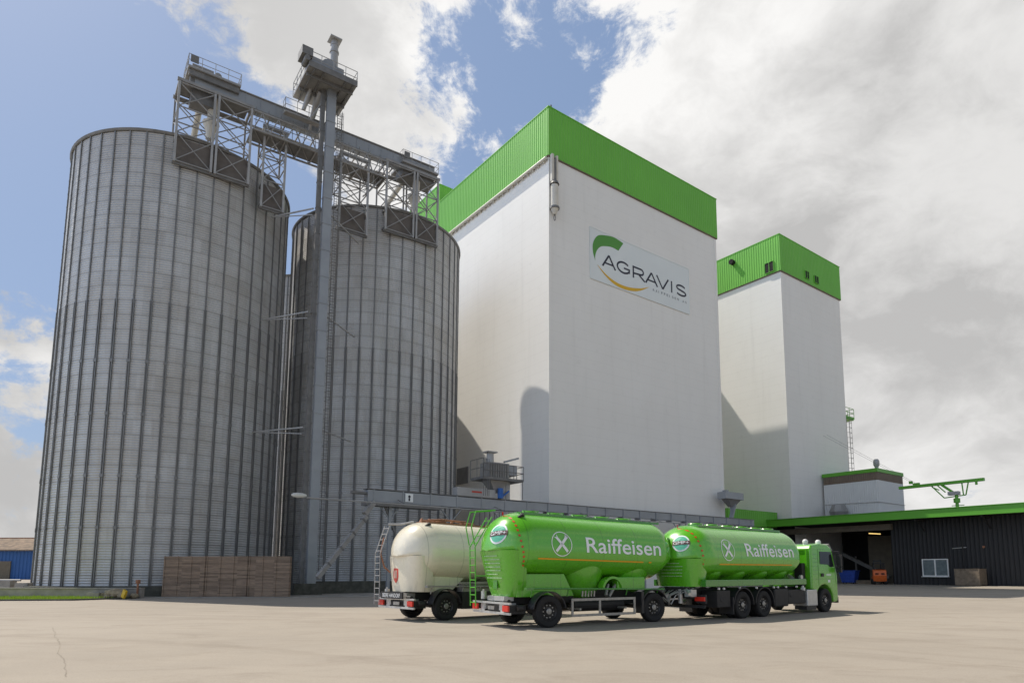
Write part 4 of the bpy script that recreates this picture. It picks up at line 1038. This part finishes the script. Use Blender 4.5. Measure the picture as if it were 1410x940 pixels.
def livery(tk, par, lx, lz, lr, tx0, tx1, tz0, tz1, stripe, tank):
    """gable cross emblem, name lettering and the thin orange line on the flank"""
    tk.drape(ring_bm(lx, lz, lr, lr * .93), 'emblem_ring', M['white_paint'], tank)
    tk.drape(poly_bm(cross_polys(lx, lz, lr)), 'emblem_cross', M['white_paint'], tank, eps=.014)
    o = tk.drape(fit_text('Raiffeisen', tx0, tx1, tz0, tz1, .009), 'lettering', M['white_paint'], tank)
    for (a, b) in stripe:
        n = max(1, int((b - a) / .1)); bm = bmesh.new(); z = stripe_z[0]
        for i in range(n):
            x0 = a + (b - a) * i / n; x1 = a + (b - a) * (i + 1) / n
            bm.faces.new([bm.verts.new(q) for q in ((x0, z - .022, 0), (x1, z - .022, 0), (x1, z + .022, 0), (x0, z + .022, 0))])
        tk.drape(bm, 'orange_line', M['orange'], tank)
stripe_z = [2.1]
def badge(tk, par, cy, cz, r, fz=.72):
    """round teal and white quality badge on the rear dome"""
    d = Vector((.80, .52, -.30)).normalized(); side = d.cross(Vector((0, 0, 1))).normalized(); up = side.cross(d).normalized()
    C = tk.cast(Vector((tk.xr - .6, cy - .5, cz + .35)), d) - d * 1.0
    def put(bm, name, mat, eps):
        bmesh.ops.triangulate(bm, faces=bm.faces)
        bmesh.ops.subdivide_edges(bm, edges=bm.edges[:], cuts=2, use_grid_fill=True)
        for v in bm.verts:
            o = C + side * v.co.x + up * v.co.y; p = tk.cast(o, d); v.co = p - d * eps
        me = bpy.data.meshes.new(name); bm.to_mesh(me); bm.free(); me.materials.append(mat); return link(name, me, par)
    put(poly_bm([circle_poly(0, 0, r)]), 'badge_disc', M['white_paint'], .012)
    put(poly_bm([circle_poly(0, 0, r * .84)]), 'badge_field', M['teal'], .022)
    put(poly_bm([[(-r * .5, -r * .1), (r * .5, -r * .1), (r * .3, r * .45), (-r * .3, r * .45)]]), 'badge_field_light', M['white_paint'], .028) if False else None
    put(poly_bm([[(-r * 1.0, -r * .22), (r * 1.05, -r * .22), (r * 1.05, r * .26), (-r * 1.0, r * .26)]]), 'badge_band', M['badge_brown'], .032)
    put(fit_text('GMP+', -r * .88, r * .9, -r * .16, r * .2), 'badge_lettering', M['white_paint'], .042)

def ladder(m, p0, p1, w, n, r=.02, side=Vector((0, 1, 0))):
    a, b = Vector(p0), Vector(p1); s_ = side * w / 2
    for q in (-1, 1): m.cyl(a + s_ * q, b + s_ * q, r, None, 8)
    for i in range(n): p = a.lerp(b, (i + .5) / n); m.cyl(p - s_, p + s_, r * .8, None, 6)
def fender(m, x, z, r, y0, y1, a0=12, a1=168, t=.03):
    rings = []
    for i in range(17):
        a = R(a0 + (a1 - a0) * i / 16); c, q = cos(a), sin(a)
        rings.append([(x + c * r, y0, z + q * r), (x + c * r, y1, z + q * r), (x + c * (r + t), y1, z + q * (r + t)), (x + c * (r + t), y0, z + q * (r + t))])
    m.loft(rings)
def skirt_mesh(tk, zb, x_top, x_bot, wt, wb, xs_top, xs_bot, wst, wsb):
    """tapering apron under the rear dome: flat rear face, chamfer, then the flank"""
    m = MB(); rings = []
    for i in range(9):
        t = i / 8; z = zb + (tk.zc - .02 - zb) * t
        L = lambda a, b: a + (b - a) * (t ** .9)
        xr_, w_, xs, ws = L(x_bot, x_top), L(wb, wt), L(xs_bot, xs_top), L(wsb, wst)
        pts = []; N = 20; nn = 2 / 3.4
        for k in range(N + 1):
            a = -pi / 2 + pi * k / N
            pts.append((xs - (xs - xr_) * abs(cos(a)) ** nn, math.copysign(abs(sin(a)) ** nn, a) * ws))
        pts = [(xs + .12 + .12 * t, -ws * .95)] + pts + [(xs + .12 + .12 * t, ws * .95)]
        rings.append([(p[0], p[1], z - tk.pitch * p[0]) for p in pts])
    m.loft(rings); return m

def trailer(root, tk, paint, frame_paint, cream=False):
    wb = 4.4
    m = tk.mesh(); T = m.build('tank', paint, root, smooth=50)
    if not cream: sk = skirt_mesh(tk, .93, tk.xr + .13, -1.16, .74, .52, -.95, -.66, 1.10, .74)
    else: sk = skirt_mesh(tk, 1.0, -1.24, -1.2, .80, .74, -.75, -.45, 1.08, .92)
    sk.build('rear_apron', paint, root, smooth=40)
    for x in (0, wb):
        for y, sd_ in ((-1.1, -1), (1.1, 1)): add_wheel(root, x, y, sd_)
        m = MB(); m.cyl((x, -.95, .5), (x, .95, .5), .07); m.box(x - .35, x + .35, -.75, -.6, .45, .62); m.box(x - .35, x + .35, .6, .75, .45, .62); m.build('axle', M['chassis'], root)
        for y in (-1.27, .93):
            m = MB(); fender(m, x, .5, .60, y, y + .34, 8 if x else 8, 172); m.build('mudguard', M['mud'], root, smooth=30)
    m = MB(); m.box(-1.1, 5.2, -.48, -.38, .72, .98); m.box(-1.1, 5.2, .38, .48, .72, .98)
    for x in (-1.0, .9, 2.2, 3.4, 5.1): m.box(x, x + .1, -.38, .38, .75, .95)
    m.box(3.6, 5.2, -.6, .6, .62, .72); m.build('chassis_frame', M['chassis'], root)
    # under-ride bumper and lights
    m = MB(); m.box(-1.62, -1.55, -1.22, 1.22, .74, .80); m.box(-1.62, -1.56, -1.22, 1.22, .43, .50); m.box(-1.56, -1.54, -.75, -.55, .50, .74); m.box(-1.56, -1.54, .5, .75, .50, .74)
    for y in (-.5, .5): m.box(-1.55, -1.0, y - .05, y + .05, .55, .75)
    bp = m.build('rear_bumper', M['alu'], root); bp.location.x = .18 if not cream else .25
    m = MB()
    for y in (-1.18, .82): m.box(-1.66, -1.60, y, y + .34, .53, .71)
    m.build('tail_light', M['red'], bp)
    m = MB(); m.box(-1.65, -1.63, -.30, .10, .56, .67); m.build('number_plate', M['rim_grey'], bp)
    m = MB(); m.box(-1.25, -.9, -.55, .55, .82, .97); m.build('rear_crossmember', M['alu'] if not cream else M['concrete'], root)
    m = MB(); m.cyl((-1.2, .9, .85), (-1.2, .9, 1.10), .09); m.bar((-1.3, .75, 1.12), (-1.1, 1.1, 1.12), .06); m.build('outlet_valve', M['alu'], root)
    m = MB(); m.box(-1.28, -.7, -.95, .95, .44, .70); m.cyl((-1.3, -.95, .82), (-1.3, -.7, .82), .07); m.cyl((-1.05, -1.0, .62), (-.85, -1.0, .62), .10); m.build('rear_locker', M['chassis'], root)
    # flank rail with posts
    m = MB(); m.cyl((-.75, -1.2, 1.22 - .02 * 0), (4.9, -1.2, 1.12), .028); 
    for x in (-.62, .75, 1.55, 3.2, 4.6): m.cyl((x, -1.2, 1.2 - .018 * x), (x, -1.12, .95), .022)
    m.box(-.85, -.6, -1.26, -1.1, 1.17, 1.25); m.build('flank_rail', frame_paint, root)
    if not cream:
        m = MB()
        m.box(.84, 3.52, -1.25, -1.21, .80, .88); m.box(.84, 3.52, -1.25, -1.21, .30, .38)
        for x in (.84, 1.95, 3.44): m.box(x, x + .08, -1.245, -1.215, .38, .80)
        for x in (1.2, 3.1): m.box(x, x + .06, -1.2, -.5, .5, .56)
        m.build('side_guard', M['rim_grey'], root)
        m = MB(); m.prism([(-.95, .95), (1.25, .95), (.85, 1.66), (-.95, 1.66)], lambda p, q, hh: (p, hh, q), -.80, -.76); m.build('flank_plate', paint, root)
        m = MB(); m.box(2.95, 4.2, -.98, -.7, 1.14, 1.55); m.build('equipment_box', paint, root, bevel=.03)
        m = MB()
        for i in range(5): m.cyl((1.35 + .12 * i, -1.15, 1.12), (1.35 + .12 * i, -1.13, .93), .03)
        m.cyl((2.6, -.9, 1.3), (2.35, -1.1, .95), .05); m.cyl((2.55, -1.0, .9), (3.1, -.8, 1.4), .06); m.build('hose_valves', M['rim_grey'], root)
        m = MB(); fender(m, 2.72, 1.12, .38, -1.05, -.75, 10, 170, .08); m.build('wheel_box', paint, root)
        m = MB(); m.cyl((1.3, -.6, .62), (3.4, -.6, .62), .2, None, 14); m.box(2.3, 3.2, .2, .9, .4, .8); m.cyl((1.2, .4, .6), (2.2, .4, .6), .22, None, 14); m.build('air_tank', M['chassis'], root)
        m = MB(); m.box(3.78, 3.9, -1.26, -.95, .32, 1.05); m.build('mud_flap', M['mud'], root)
    else:
        m = MB(); m.prism([(-.95, 1.02), (.45, 1.02), (1.0, 1.5), (-.95, 1.6)], lambda p, q, hh: (p, hh, q), -.86, -.82); m.build('flank_plate', paint, root)
        m = MB(); m.box(.7, 3.4, -1.2, -.3, .38, 1.0); m.build('side_box', M['chassis'], root)
        m = MB(); m.box(.6, 4.6, -1.2, -1.12, 1.28, 1.36); m.box(.8, 4.0, -1.15, -.7, 1.0, 1.26); m.build('frame_rail', M['concrete'], root)
    m = MB(); m.box(-.6, 3.9, -.55, .55, .98, 1.22); m.build('belly_pipe_tray', M['chassis'], root)
    # drawbar
    m = MB(); m.bar((5.0, -.45, .62), (6.9, 0, .55), .12); m.bar((5.0, .45, .62), (6.9, 0, .55), .12); m.cyl((6.8, 0, .5), (7.1, 0, .6), .09)
    m.box(4.9, 5.2, -.7, .7, .5, .68); m.build('drawbar', M['alu'], root)
    # roof gear: catwalk, rail, dome lids
    topz = lambda x: tk.zc + tk.top - tk.pitch * x
    mt = frame_paint if not cream else M['rust']
    m = MB(); x0, x1 = tk.xr + 1.05, tk.xf - .55
    a, b = (x0, -.42, topz(x0) - .03), (x1, -.42, topz(x1) - .03); m.bar(a, b, .05, .07)
    a, b = (x0, .42, topz(x0) - .03), (x1, .42, topz(x1) - .03); m.bar(a, b, .05, .07)
    n = 14
    for i in range(n + 1): x = x0 + (x1 - x0) * i / n; m.bar((x, -.4, topz(x) + .0), (x, .4, topz(x) + .0), .04)
    m.build('roof_walkway', mt, root)
    lids = [0.0, 1.0, 2.0, 3.0, 4.0] if not cream else [.4, 1.7, 3.0, 4.0]
    for x in lids:
        if x > x1: continue
        m = MB(); z = topz(x) - .04; m.cyl((x, 0, z), (x, 0, z + .09), .27, None, 20); m.lathe([(.29, z + .09), (.27, z + .12), (.0, z + .16)], 20, c=(x, 0, 0)); m.bar((x - .32, -.1, z + .13), (x + .32, -.1, z + .13), .04); m.build('manhole_lid', paint if not cream else M['rust'], root, smooth=40)
    m = MB(); z = topz(x0); m.cyl((x0 - .1, -.5, z - .2), (x0 - .05, -.6, z - .08), .07); m.cyl((x0 - .25, -.62, z - .2), (x0 - .1, -.68, z - .1), .05); m.build('work_light', M['chassis'], root)
    return T

# green trailer
h_ = R(90 - 57)
TG = thing('tank_trailer', 'bright green two-axle tank trailer nearest the camera, with white lettering along its flank', 'trailer', (-.52, 21.95, 0), h_)
tkg = Tank(-1.60, 5.95, 2.40, 1.24, 1.24, 1.15, 1.0, .88, [], pitch=.02, xsk=-1.0)
tank = trailer(TG, tkg, M['truck_green'], M['truck_green_dark'])
hoppers(tkg, [(1.85, [(1.10, 2.15), (1.05, 1.85), (.76, 1.12), (.62, .92), (.3, .88), (.02, .88)]),
             (3.95, [(1.08, 2.15), (1.03, 1.9), (.82, 1.45), (.55, 1.12), (.3, 1.05), (.02, 1.05)])], M['truck_green'], tank)
stripe_z[0] = 2.14
livery(tkg, TG, .48, 2.63, .40, 1.46, 4.74, 2.385, 2.90, [(-.40, 3.95), (4.2, 4.32)], tank)
badge(tkg, tank, -.48, 2.86, .34)
def ticks(tk, par, xa, xb, zlow, n=17):
    for i in range(n):
        t = i / (n - 1); th = R(80) - t * R(135)
        zz = tk.zc + (tk.top * sin(th) if th > 0 else 1.0 * sin(th)); 
        if zz < zlow: break
        x = xa + (xb - xa) * (max(0, tk.zc + .6 - zz) / 1.6) ** 1.3 if zz < tk.zc + .6 else xa
        bm = poly_bm([[(x - .028, zz - .03), (x + .028, zz - .03), (x + .028, zz + .03), (x - .028, zz + .03)]])
        if zz > tk.zc + 1.08:
            w_ = sqrt(max(0, 1 - ((zz - tk.zc) / tk.top) ** 2)) * tk.w
        tk.drape(bm, 'red_marker', M['red'], par, eps=.016)
ticks(tkg, tank, -1.02, -.72, 1.70)
def small_rows(root, x0, x1, z0, w0, rows=7):
    """rows of small white print on the apron's rear face"""
    m = MB(); r_ = random.Random(5)
    for i in range(rows):
        z = z0 - i * .115; y = w0; end = w0 - r_.uniform(.62, .95)
        xx = x0 + (x1 - x0) * i / rows
        while y > end:
            l = r_.uniform(.04, .13); m.box(xx - .012, xx - .004, y - l, y, z, z + .026); y -= l + .025
    m.build('small_print', M['print'], root)
small_rows(TG, -1.45, -1.30, 2.22, .42)
m = MB(); m.box(-1.30, -1.285, -.18, .08, 1.2, 1.46); bqp = m.build('hazard_plate', M['truck_green_dark'], TG)
# green rear ladder
m = MB(); ladder(m, (-1.55, .98, .62), (-1.60, .98, 2.55), .38, 8); ladder(m, (-1.60, .98, 2.55), (-1.05, .85, 3.55), .38, 4)
m.tube([(-1.62, .78, 2.6), (-1.75, .78, 3.2), (-1.6, .78, 3.72), (-.9, .7, 3.78)], .02); m.tube([(-1.62, 1.18, 2.6), (-1.75, 1.18, 3.2), (-1.6, 1.18, 3.72), (-.9, 1.0, 3.78)], .02)
m.bar((-1.5, .98, 1.6), (-1.1, .8, 1.6), .04); m.build('ladder', material('ladder_green', (.10, .42, .03), .4, vary=.1), TG)

# cream trailer
h_ = R(90 - 47)
TC = thing('tank_trailer', 'cream coloured tank trailer with a small red shield, parked behind the green trailer', 'trailer', (-4.364, 24.911, 0), h_)
tkc = Tank(-1.38, 5.2, 2.30, 1.24, 1.27, 1.15, .9, .9, [(.6, 1.7, 1.1), (2.9, 1.1, 1.2), (4.2, .8, 1.0)], e_up=2.3, pitch=.02, xsk=-.95)
tk_o = trailer(TC, tkc, M['cream'], M['concrete'], cream=True)
m = MB()
sh = [(-.2, 1.86), (.14, 1.86), (.14, 1.55), (.07, 1.40), (-.03, 1.33), (-.13, 1.40), (-.2, 1.55)]
m.prism([(q, z) for q, z in sh], lambda p, q, hh: (hh, p + .3, q), -1.225, -1.205); shd = m.build('red_shield', M['shield_red'], TC)
m = MB()
for y in (.24, .33): m.box(-1.235, -1.226, y - .02, y + .02, 1.5, 1.78)
m.build('shield_figure', M['cream'], shd)
m = MB(); m.box(-1.55, -1.5, -.75, .75, .78, 1.02); npl = m.build('name_board', M['chassis'], TC)
bm = fit_text('BEERE HANDORF', -.60, .60, .83, .97); mm = bpy.data.meshes.new('lettering')
for v in bm.verts: v.co = (-1.556, -v.co.x, v.co.y)
bm.to_mesh(mm); bm.free(); mm.materials.append(M['white_paint']); link('lettering', mm, npl)
m = MB(); ladder(m, (-1.50, 1.12, .55), (-1.52, 1.12, 2.4), .36, 8, .018); ladder(m, (-1.52, 1.12, 2.4), (-1.2, 1.05, 3.45), .36, 5, .018); m.tube([(-1.25, .9, 3.5), (-.9, .6, 3.5), (-.5, .3, 3.6)], .035); m.build('ladder', M['galv_light'], TC)
m = MB(); m.tube([(-1.35, 1.0, 3.0), (-1.5, .95, 2.4), (-1.35, .9, 1.9), (-1.15, .8, 1.7)], .03); m.build('hose', M['rust'], TC)
m = MB()
for i in range(5): m.cyl((-.3 + i * .35, .2 + .1 * (i % 2), 3.55), (-.15 + i * .35, .3, 3.72), .05)
m.tube([(-.5, -.2, 3.6), (.3, -.3, 3.68), (.8, 0, 3.7), (1.6, -.1, 3.66)], .04); m.build('roof_pipes', M['rust'], TC)

# truck
h_ = R(90 - 50.5)
TK = thing('tank_truck', 'bright green three-axle tank truck at the head of the line, coupled to the green trailer', 'truck', (7.237, 26.426, 0), h_)
tkt = Tank(-3.55, 4.22, 2.22, 1.24, 1.24, 1.2, .9, .80, [], pitch=0.0, xsk=-2.95)
T = tkt.mesh().build('tank', M['truck_green'], TK, smooth=50)
skirt_mesh(tkt, 1.2, -3.42, -3.3, .74, .62, -2.8, -2.7, 1.1, .92).build('rear_apron', M['truck_green'], TK, smooth=40)
hoppers(tkt, [(c, [(1.05, 2.0), (1.0, 1.75), (.74, 1.38), (.5, 1.2), (.02, 1.2)]) for c in (-1.9, -.35, 1.2, 2.65)], M['truck_green'], T)
stripe_z[0] = 2.0
livery(tkt, TK, -1.57, 2.53, .40, -.42, 2.95, 2.31, 2.82, [(-2.1, 2.85)], T)
badge(tkt, T, -.48, 2.70, .32)
ticks(tkt, T, -2.98, -2.85, 1.5)
small_rows(TK, -3.44, -3.40, 2.02, .42, 5)
for x in (-.74, .66):
    for y, sd_ in ((-1.1, -1), (1.1, 1)): add_wheel(TK, x, y, sd_)
    for y in (-.78, .78): add_wheel(TK, x, y, -1)
for y, sd_ in ((-1.1, -1), (1.1, 1)): add_wheel(TK, 5.44, y, sd_)
for x in (-.74, .66):
    m = MB(); fender(m, x, .5, .62, -1.28, -.6, 0, 176); fender(m, x, .5, .62, .6, 1.28, 0, 176); m.build('mudguard', M['mud'], TK, smooth=30)
m = MB(); m.box(-1.42, -1.38, -1.26, -.62, .18, .8); m.box(-1.42, -1.38, .62, 1.26, .18, .8); m.build('mud_flap', M['mud'], TK)
m = MB(); m.box(-3.0, 5.9, -.45, -.35, .75, 1.1); m.box(-3.0, 5.9, .35, .45, .75, 1.1)
for x in (-2.9, -1.4, 0, 1.6, 3.2): m.box(x, x + .12, -.35, .35, .8, 1.05)
m.cyl((-.74, -.9, .5), (-.74, .9, .5), .12); m.cyl((.66, -.9, .5), (.66, .9, .5), .12); m.cyl((5.44, -.95, .5), (5.44, .95, .5), .08); m.build('chassis_frame', M['chassis'], TK)
m = MB(); m.box(-2.95, 3.9, -1.22, -1.02, 1.2, 1.44); m.box(-2.95, 3.9, 1.02, 1.22, 1.2, 1.44)
for x in (-2.9, -1.3, .4, 2.1, 3.7): m.box(x, x + .15, -1.02, 1.02, 1.22, 1.40)
m.build('subframe', M['truck_green_dark'], TK, bevel=.015)
m = MB()
for i, x in enumerate((-2.2, -1.9, -.9, .2, 1.4, 1.7, 2.3, 3.1, 3.6)): m.cyl((x, -1.18, 1.12), (x, -1.24, 1.12), .04)
m.cyl((3.6, -1.15, 1.02), (3.6, -1.28, 1.02), .07); m.build('side_marker_lamps', M['white_plastic'], TK)
m = MB(); m.box(1.45, 2.45, -1.22, -.5, .35, 1.05); m.build('fuel_tank', M['chassis'], TK, bevel=.05)
m = MB(); m.box(2.5, 3.8, -1.18, -.5, .42, 1.0); m.cyl((2.7, -1.0, .8), (2.7, -1.2, .8), .1); m.build('equipment_box', M['chassis'], TK, bevel=.03)
m = MB(); m.box(3.9, 4.72, -1.24, -.55, .30, .98); m.build('aluminium_box', M['alu'], TK, bevel=.03)
m = MB(); m.box(3.95, 4.75, -1.15, -.6, .14, .29); m.build('access_step', M['mud'], TK)
m = MB(); m.box(-2.3, -1.5, -1.2, -.5, .45, 1.05); m.cyl((-2.0, -1.21, .75), (-2.0, -1.18, .75), .12); m.build('rear_locker', M['chassis'], TK, bevel=.02)
m = MB(); m.box(-3.05, -2.98, -1.2, 1.2, .45, .55); m.box(-3.0, -2.9, -1.2, -.8, .62, .92); m.box(-3.0, -2.9, .8, 1.2, .62, .92)
m.cyl((-3.4, 0, .62), (-2.9, 0, .62), .1); m.box(-3.3, -2.9, -.6, .6, .95, 1.18); m.build('coupling', M['chassis'], TK)
m = MB(); m.box(-3.06, -3.0, -1.2, -.78, .70, .84); m.build('tail_light', M['red'], TK)
m = MB(); m.box(-3.06, -3.0, .78, 1.2, .70, .84); m.build('tail_light', M['red'], TK)
m = MB()
r_ = random.Random(11)
for i in range(9):
    y = -.8 + i * .2; m.tube([(-3.1, y, 1.15), (-3.6 - r_.uniform(0, .3), y * .6, .9), (-3.9, y * .5, .45 + r_.uniform(0, .25)), (-4.25, y * .4, .85)], .02, 6)
m.build('air_hoses', M['rim_grey'], TK)
m = MB(); m.cyl((-3.25, -.3, 1.1), (-3.25, -.3, .6), .09); m.cyl((-3.35, .5, 1.05), (-3.05, .5, 1.05), .14); m.box(-3.4, -3.1, -.9, -.6, .85, 1.1); m.cyl((-3.6, -1.0, .95), (-3.1, -.4, 1.15), .06); m.build('discharge_valve', M['alu'], TK)
# roof gear
m = MB(); zt = tkt.zc + tkt.top
m.bar((-2.3, -.42, zt - .02), (3.3, -.42, zt - .02), .05, .07); m.bar((-2.3, .42, zt - .02), (3.3, .42, zt - .02), .05, .07)
for i in range(15): m.bar((-2.3 + .4 * i, -.4, zt), (-2.3 + .4 * i, .4, zt), .04)
m.build('roof_walkway', M['truck_green_dark'], TK)
for x in (-1.9, -.9, .1, 1.1, 2.1, 3.0):
    m = MB(); m.cyl((x, 0, zt - .05), (x, 0, zt + .07), .27, None, 20); m.lathe([(.29, zt + .07), (.27, zt + .1), (0, zt + .13)], 20, c=(x, 0, 0)); m.build('manhole_lid', M['truck_green'], TK, smooth=40)
# cab
CB = MB(); wc = 1.2
prof = [(4.38, 1.0), (4.38, 2.72), (4.48, 2.88), (5.2, 2.96), (5.85, 2.93), (6.12, 2.80), (6.24, 2.66), (6.56, 1.78), (6.62, 1.60), (6.62, .62), (6.55, .42), (6.15, .40), (6.10, .75), (5.95, .98), (5.70, 1.14), (5.44, 1.19), (5.18, 1.14), (4.93, .98), (4.80, .80)]
CB.prism(prof, lambda p, q, hh: (p, hh, q), -wc, wc)
cab = CB.build('cab', M['cab_green'], TK, bevel=.07)
def cab_plate(name, poly, y, mat, par, t=.012):
    m = MB(); m.prism(poly, lambda p, q, hh: (p, hh, q), -y, -(y + t)); return m.build(name, mat, par)
for sgn in (1, -1):
    yb = wc + .004
    pl = [(5.10, 2.06), (5.10, 2.60), (6.08, 2.60), (6.30, 1.96), (5.98, 1.93), (5.80, 2.04)]
    m = MB(); m.prism(pl, lambda p, q, hh: (p, hh * sgn, q), -yb, -yb - .012); m.build('side_window', M['glass'], cab)
m = MB()
for (a, b) in (((4.96, 1.12), (4.96, 2.70)), ((4.96, 2.70), (6.16, 2.70))): m.bar((a[0], -wc - .005, a[1]), (b[0], -wc - .005, b[1]), .014, .014)
m.bar((6.40, -wc - .005, 1.95), (6.46, -wc - .005, 1.2), .014, .014)
for i in range(6): m.bar((4.5, -wc - .004, 1.62 + i * .17), (4.9, -wc - .004, 1.62 + i * .17), .012, .012)
m.bar((4.5, -wc - .005, 1.42), (6.45, -wc - .005, 1.42), .012, .012); m.build('door_seams', M['truck_green_dark'], cab)
m = MB(); m.box(5.16, 5.34, -wc - .05, -wc - .01, 1.52, 1.66); m.build('door_handle', M['chassis'], cab)
m = MB(); m.prism([(6.27, 2.62), (6.55, 1.84), (6.60, 1.86), (6.31, 2.66)], lambda p, q, hh: (p, hh, q), -1.05, 1.05); m.build('windscreen', M['glass'], cab)
m = MB(); m.box(6.60, 6.66, -.85, .85, .95, 1.65)
m.box(6.60, 6.70, -1.15, 1.15, .36, .62); m.box(6.45, 6.78, -1.1, 1.1, .40, .48); m.build('grille', M['chassis'], cab)
m = MB(); m.box(6.58, 6.66, -1.12, -.8, .72, .92); m.box(6.58, 6.66, .8, 1.12, .72, .92); m.build('headlight', M['white_plastic'], cab)
for sgn in (-1, 1):
    m = MB(); y = sgn * 1.38; m.box(6.42, 6.55, y - .1, y + .1, 1.95, 2.5); m.box(6.42, 6.53, y - .1, y + .1, 1.7, 1.9); m.tube([(6.3, sgn * 1.15, 2.62), (6.48, y, 2.62), (6.48, y, 1.7)], .025); m.build('mirror', M['chassis'], cab)
m = MB(); m.prism([(6.1, 2.92), (6.42, 2.66), (6.5, 2.66), (6.2, 2.97)], lambda p, q, hh: (p, hh, q), -1.1, 1.1); m.build('sun_visor', M['galv_dark'], cab)
for x, y in ((4.62, -.85), (5.62, -.9)):
    m = MB(); m.cyl((x, y, 2.86), (x, y, 2.96), .10, None, 16); m.lathe([(.11, 2.96), (.12, 3.05), (.08, 3.12), (0, 3.14)], 16, c=(x, y, 0)); m.build('beacon', M['white_plastic'], cab, smooth=50)
m = MB(); m.cyl((5.1, -.6, 2.9), (5.1, -.6, 3.4), .012, None, 5); m.build('antenna', M['chassis'], cab)
# panel structure on the back of the cab
m = MB()
for y in (-1.0, -.35, .35, 1.0): m.box(4.33, 4.38, y - .03, y + .03, 1.9, 2.7)
for z in (1.9, 2.05, 2.65): m.box(4.33, 4.38, -1.0, 1.0, z, z + .04)
m.build('rear_panel_ribs', M['truck_green'], cab)
m = MB(); m.box(4.05, 4.3, -.95, -.6, 1.1, 2.1); m.cyl((4.15, .6, 1.1), (4.15, .6, 2.5), .1); m.build('air_intake', M['chassis'], TK)
m = MB(); m.cyl((3.85, -.95, 1.5), (3.85, -1.05, 1.5), .1); m.cyl((3.7, -.7, 1.45), (3.95, -.4, 1.55), .08); m.build('hose_coupling', M['alu'], TK)
# emblem on the door
m = MB(); 
for i in range(2): m.box(5.62, 6.02, -wc - .012, -wc - .004, 1.56 + i * .05, 1.585 + i * .05)
m.box(5.74, 5.92, -wc - .012, -wc - .004, 1.27, 1.38); m.build('door_print', M['white_paint'], cab)
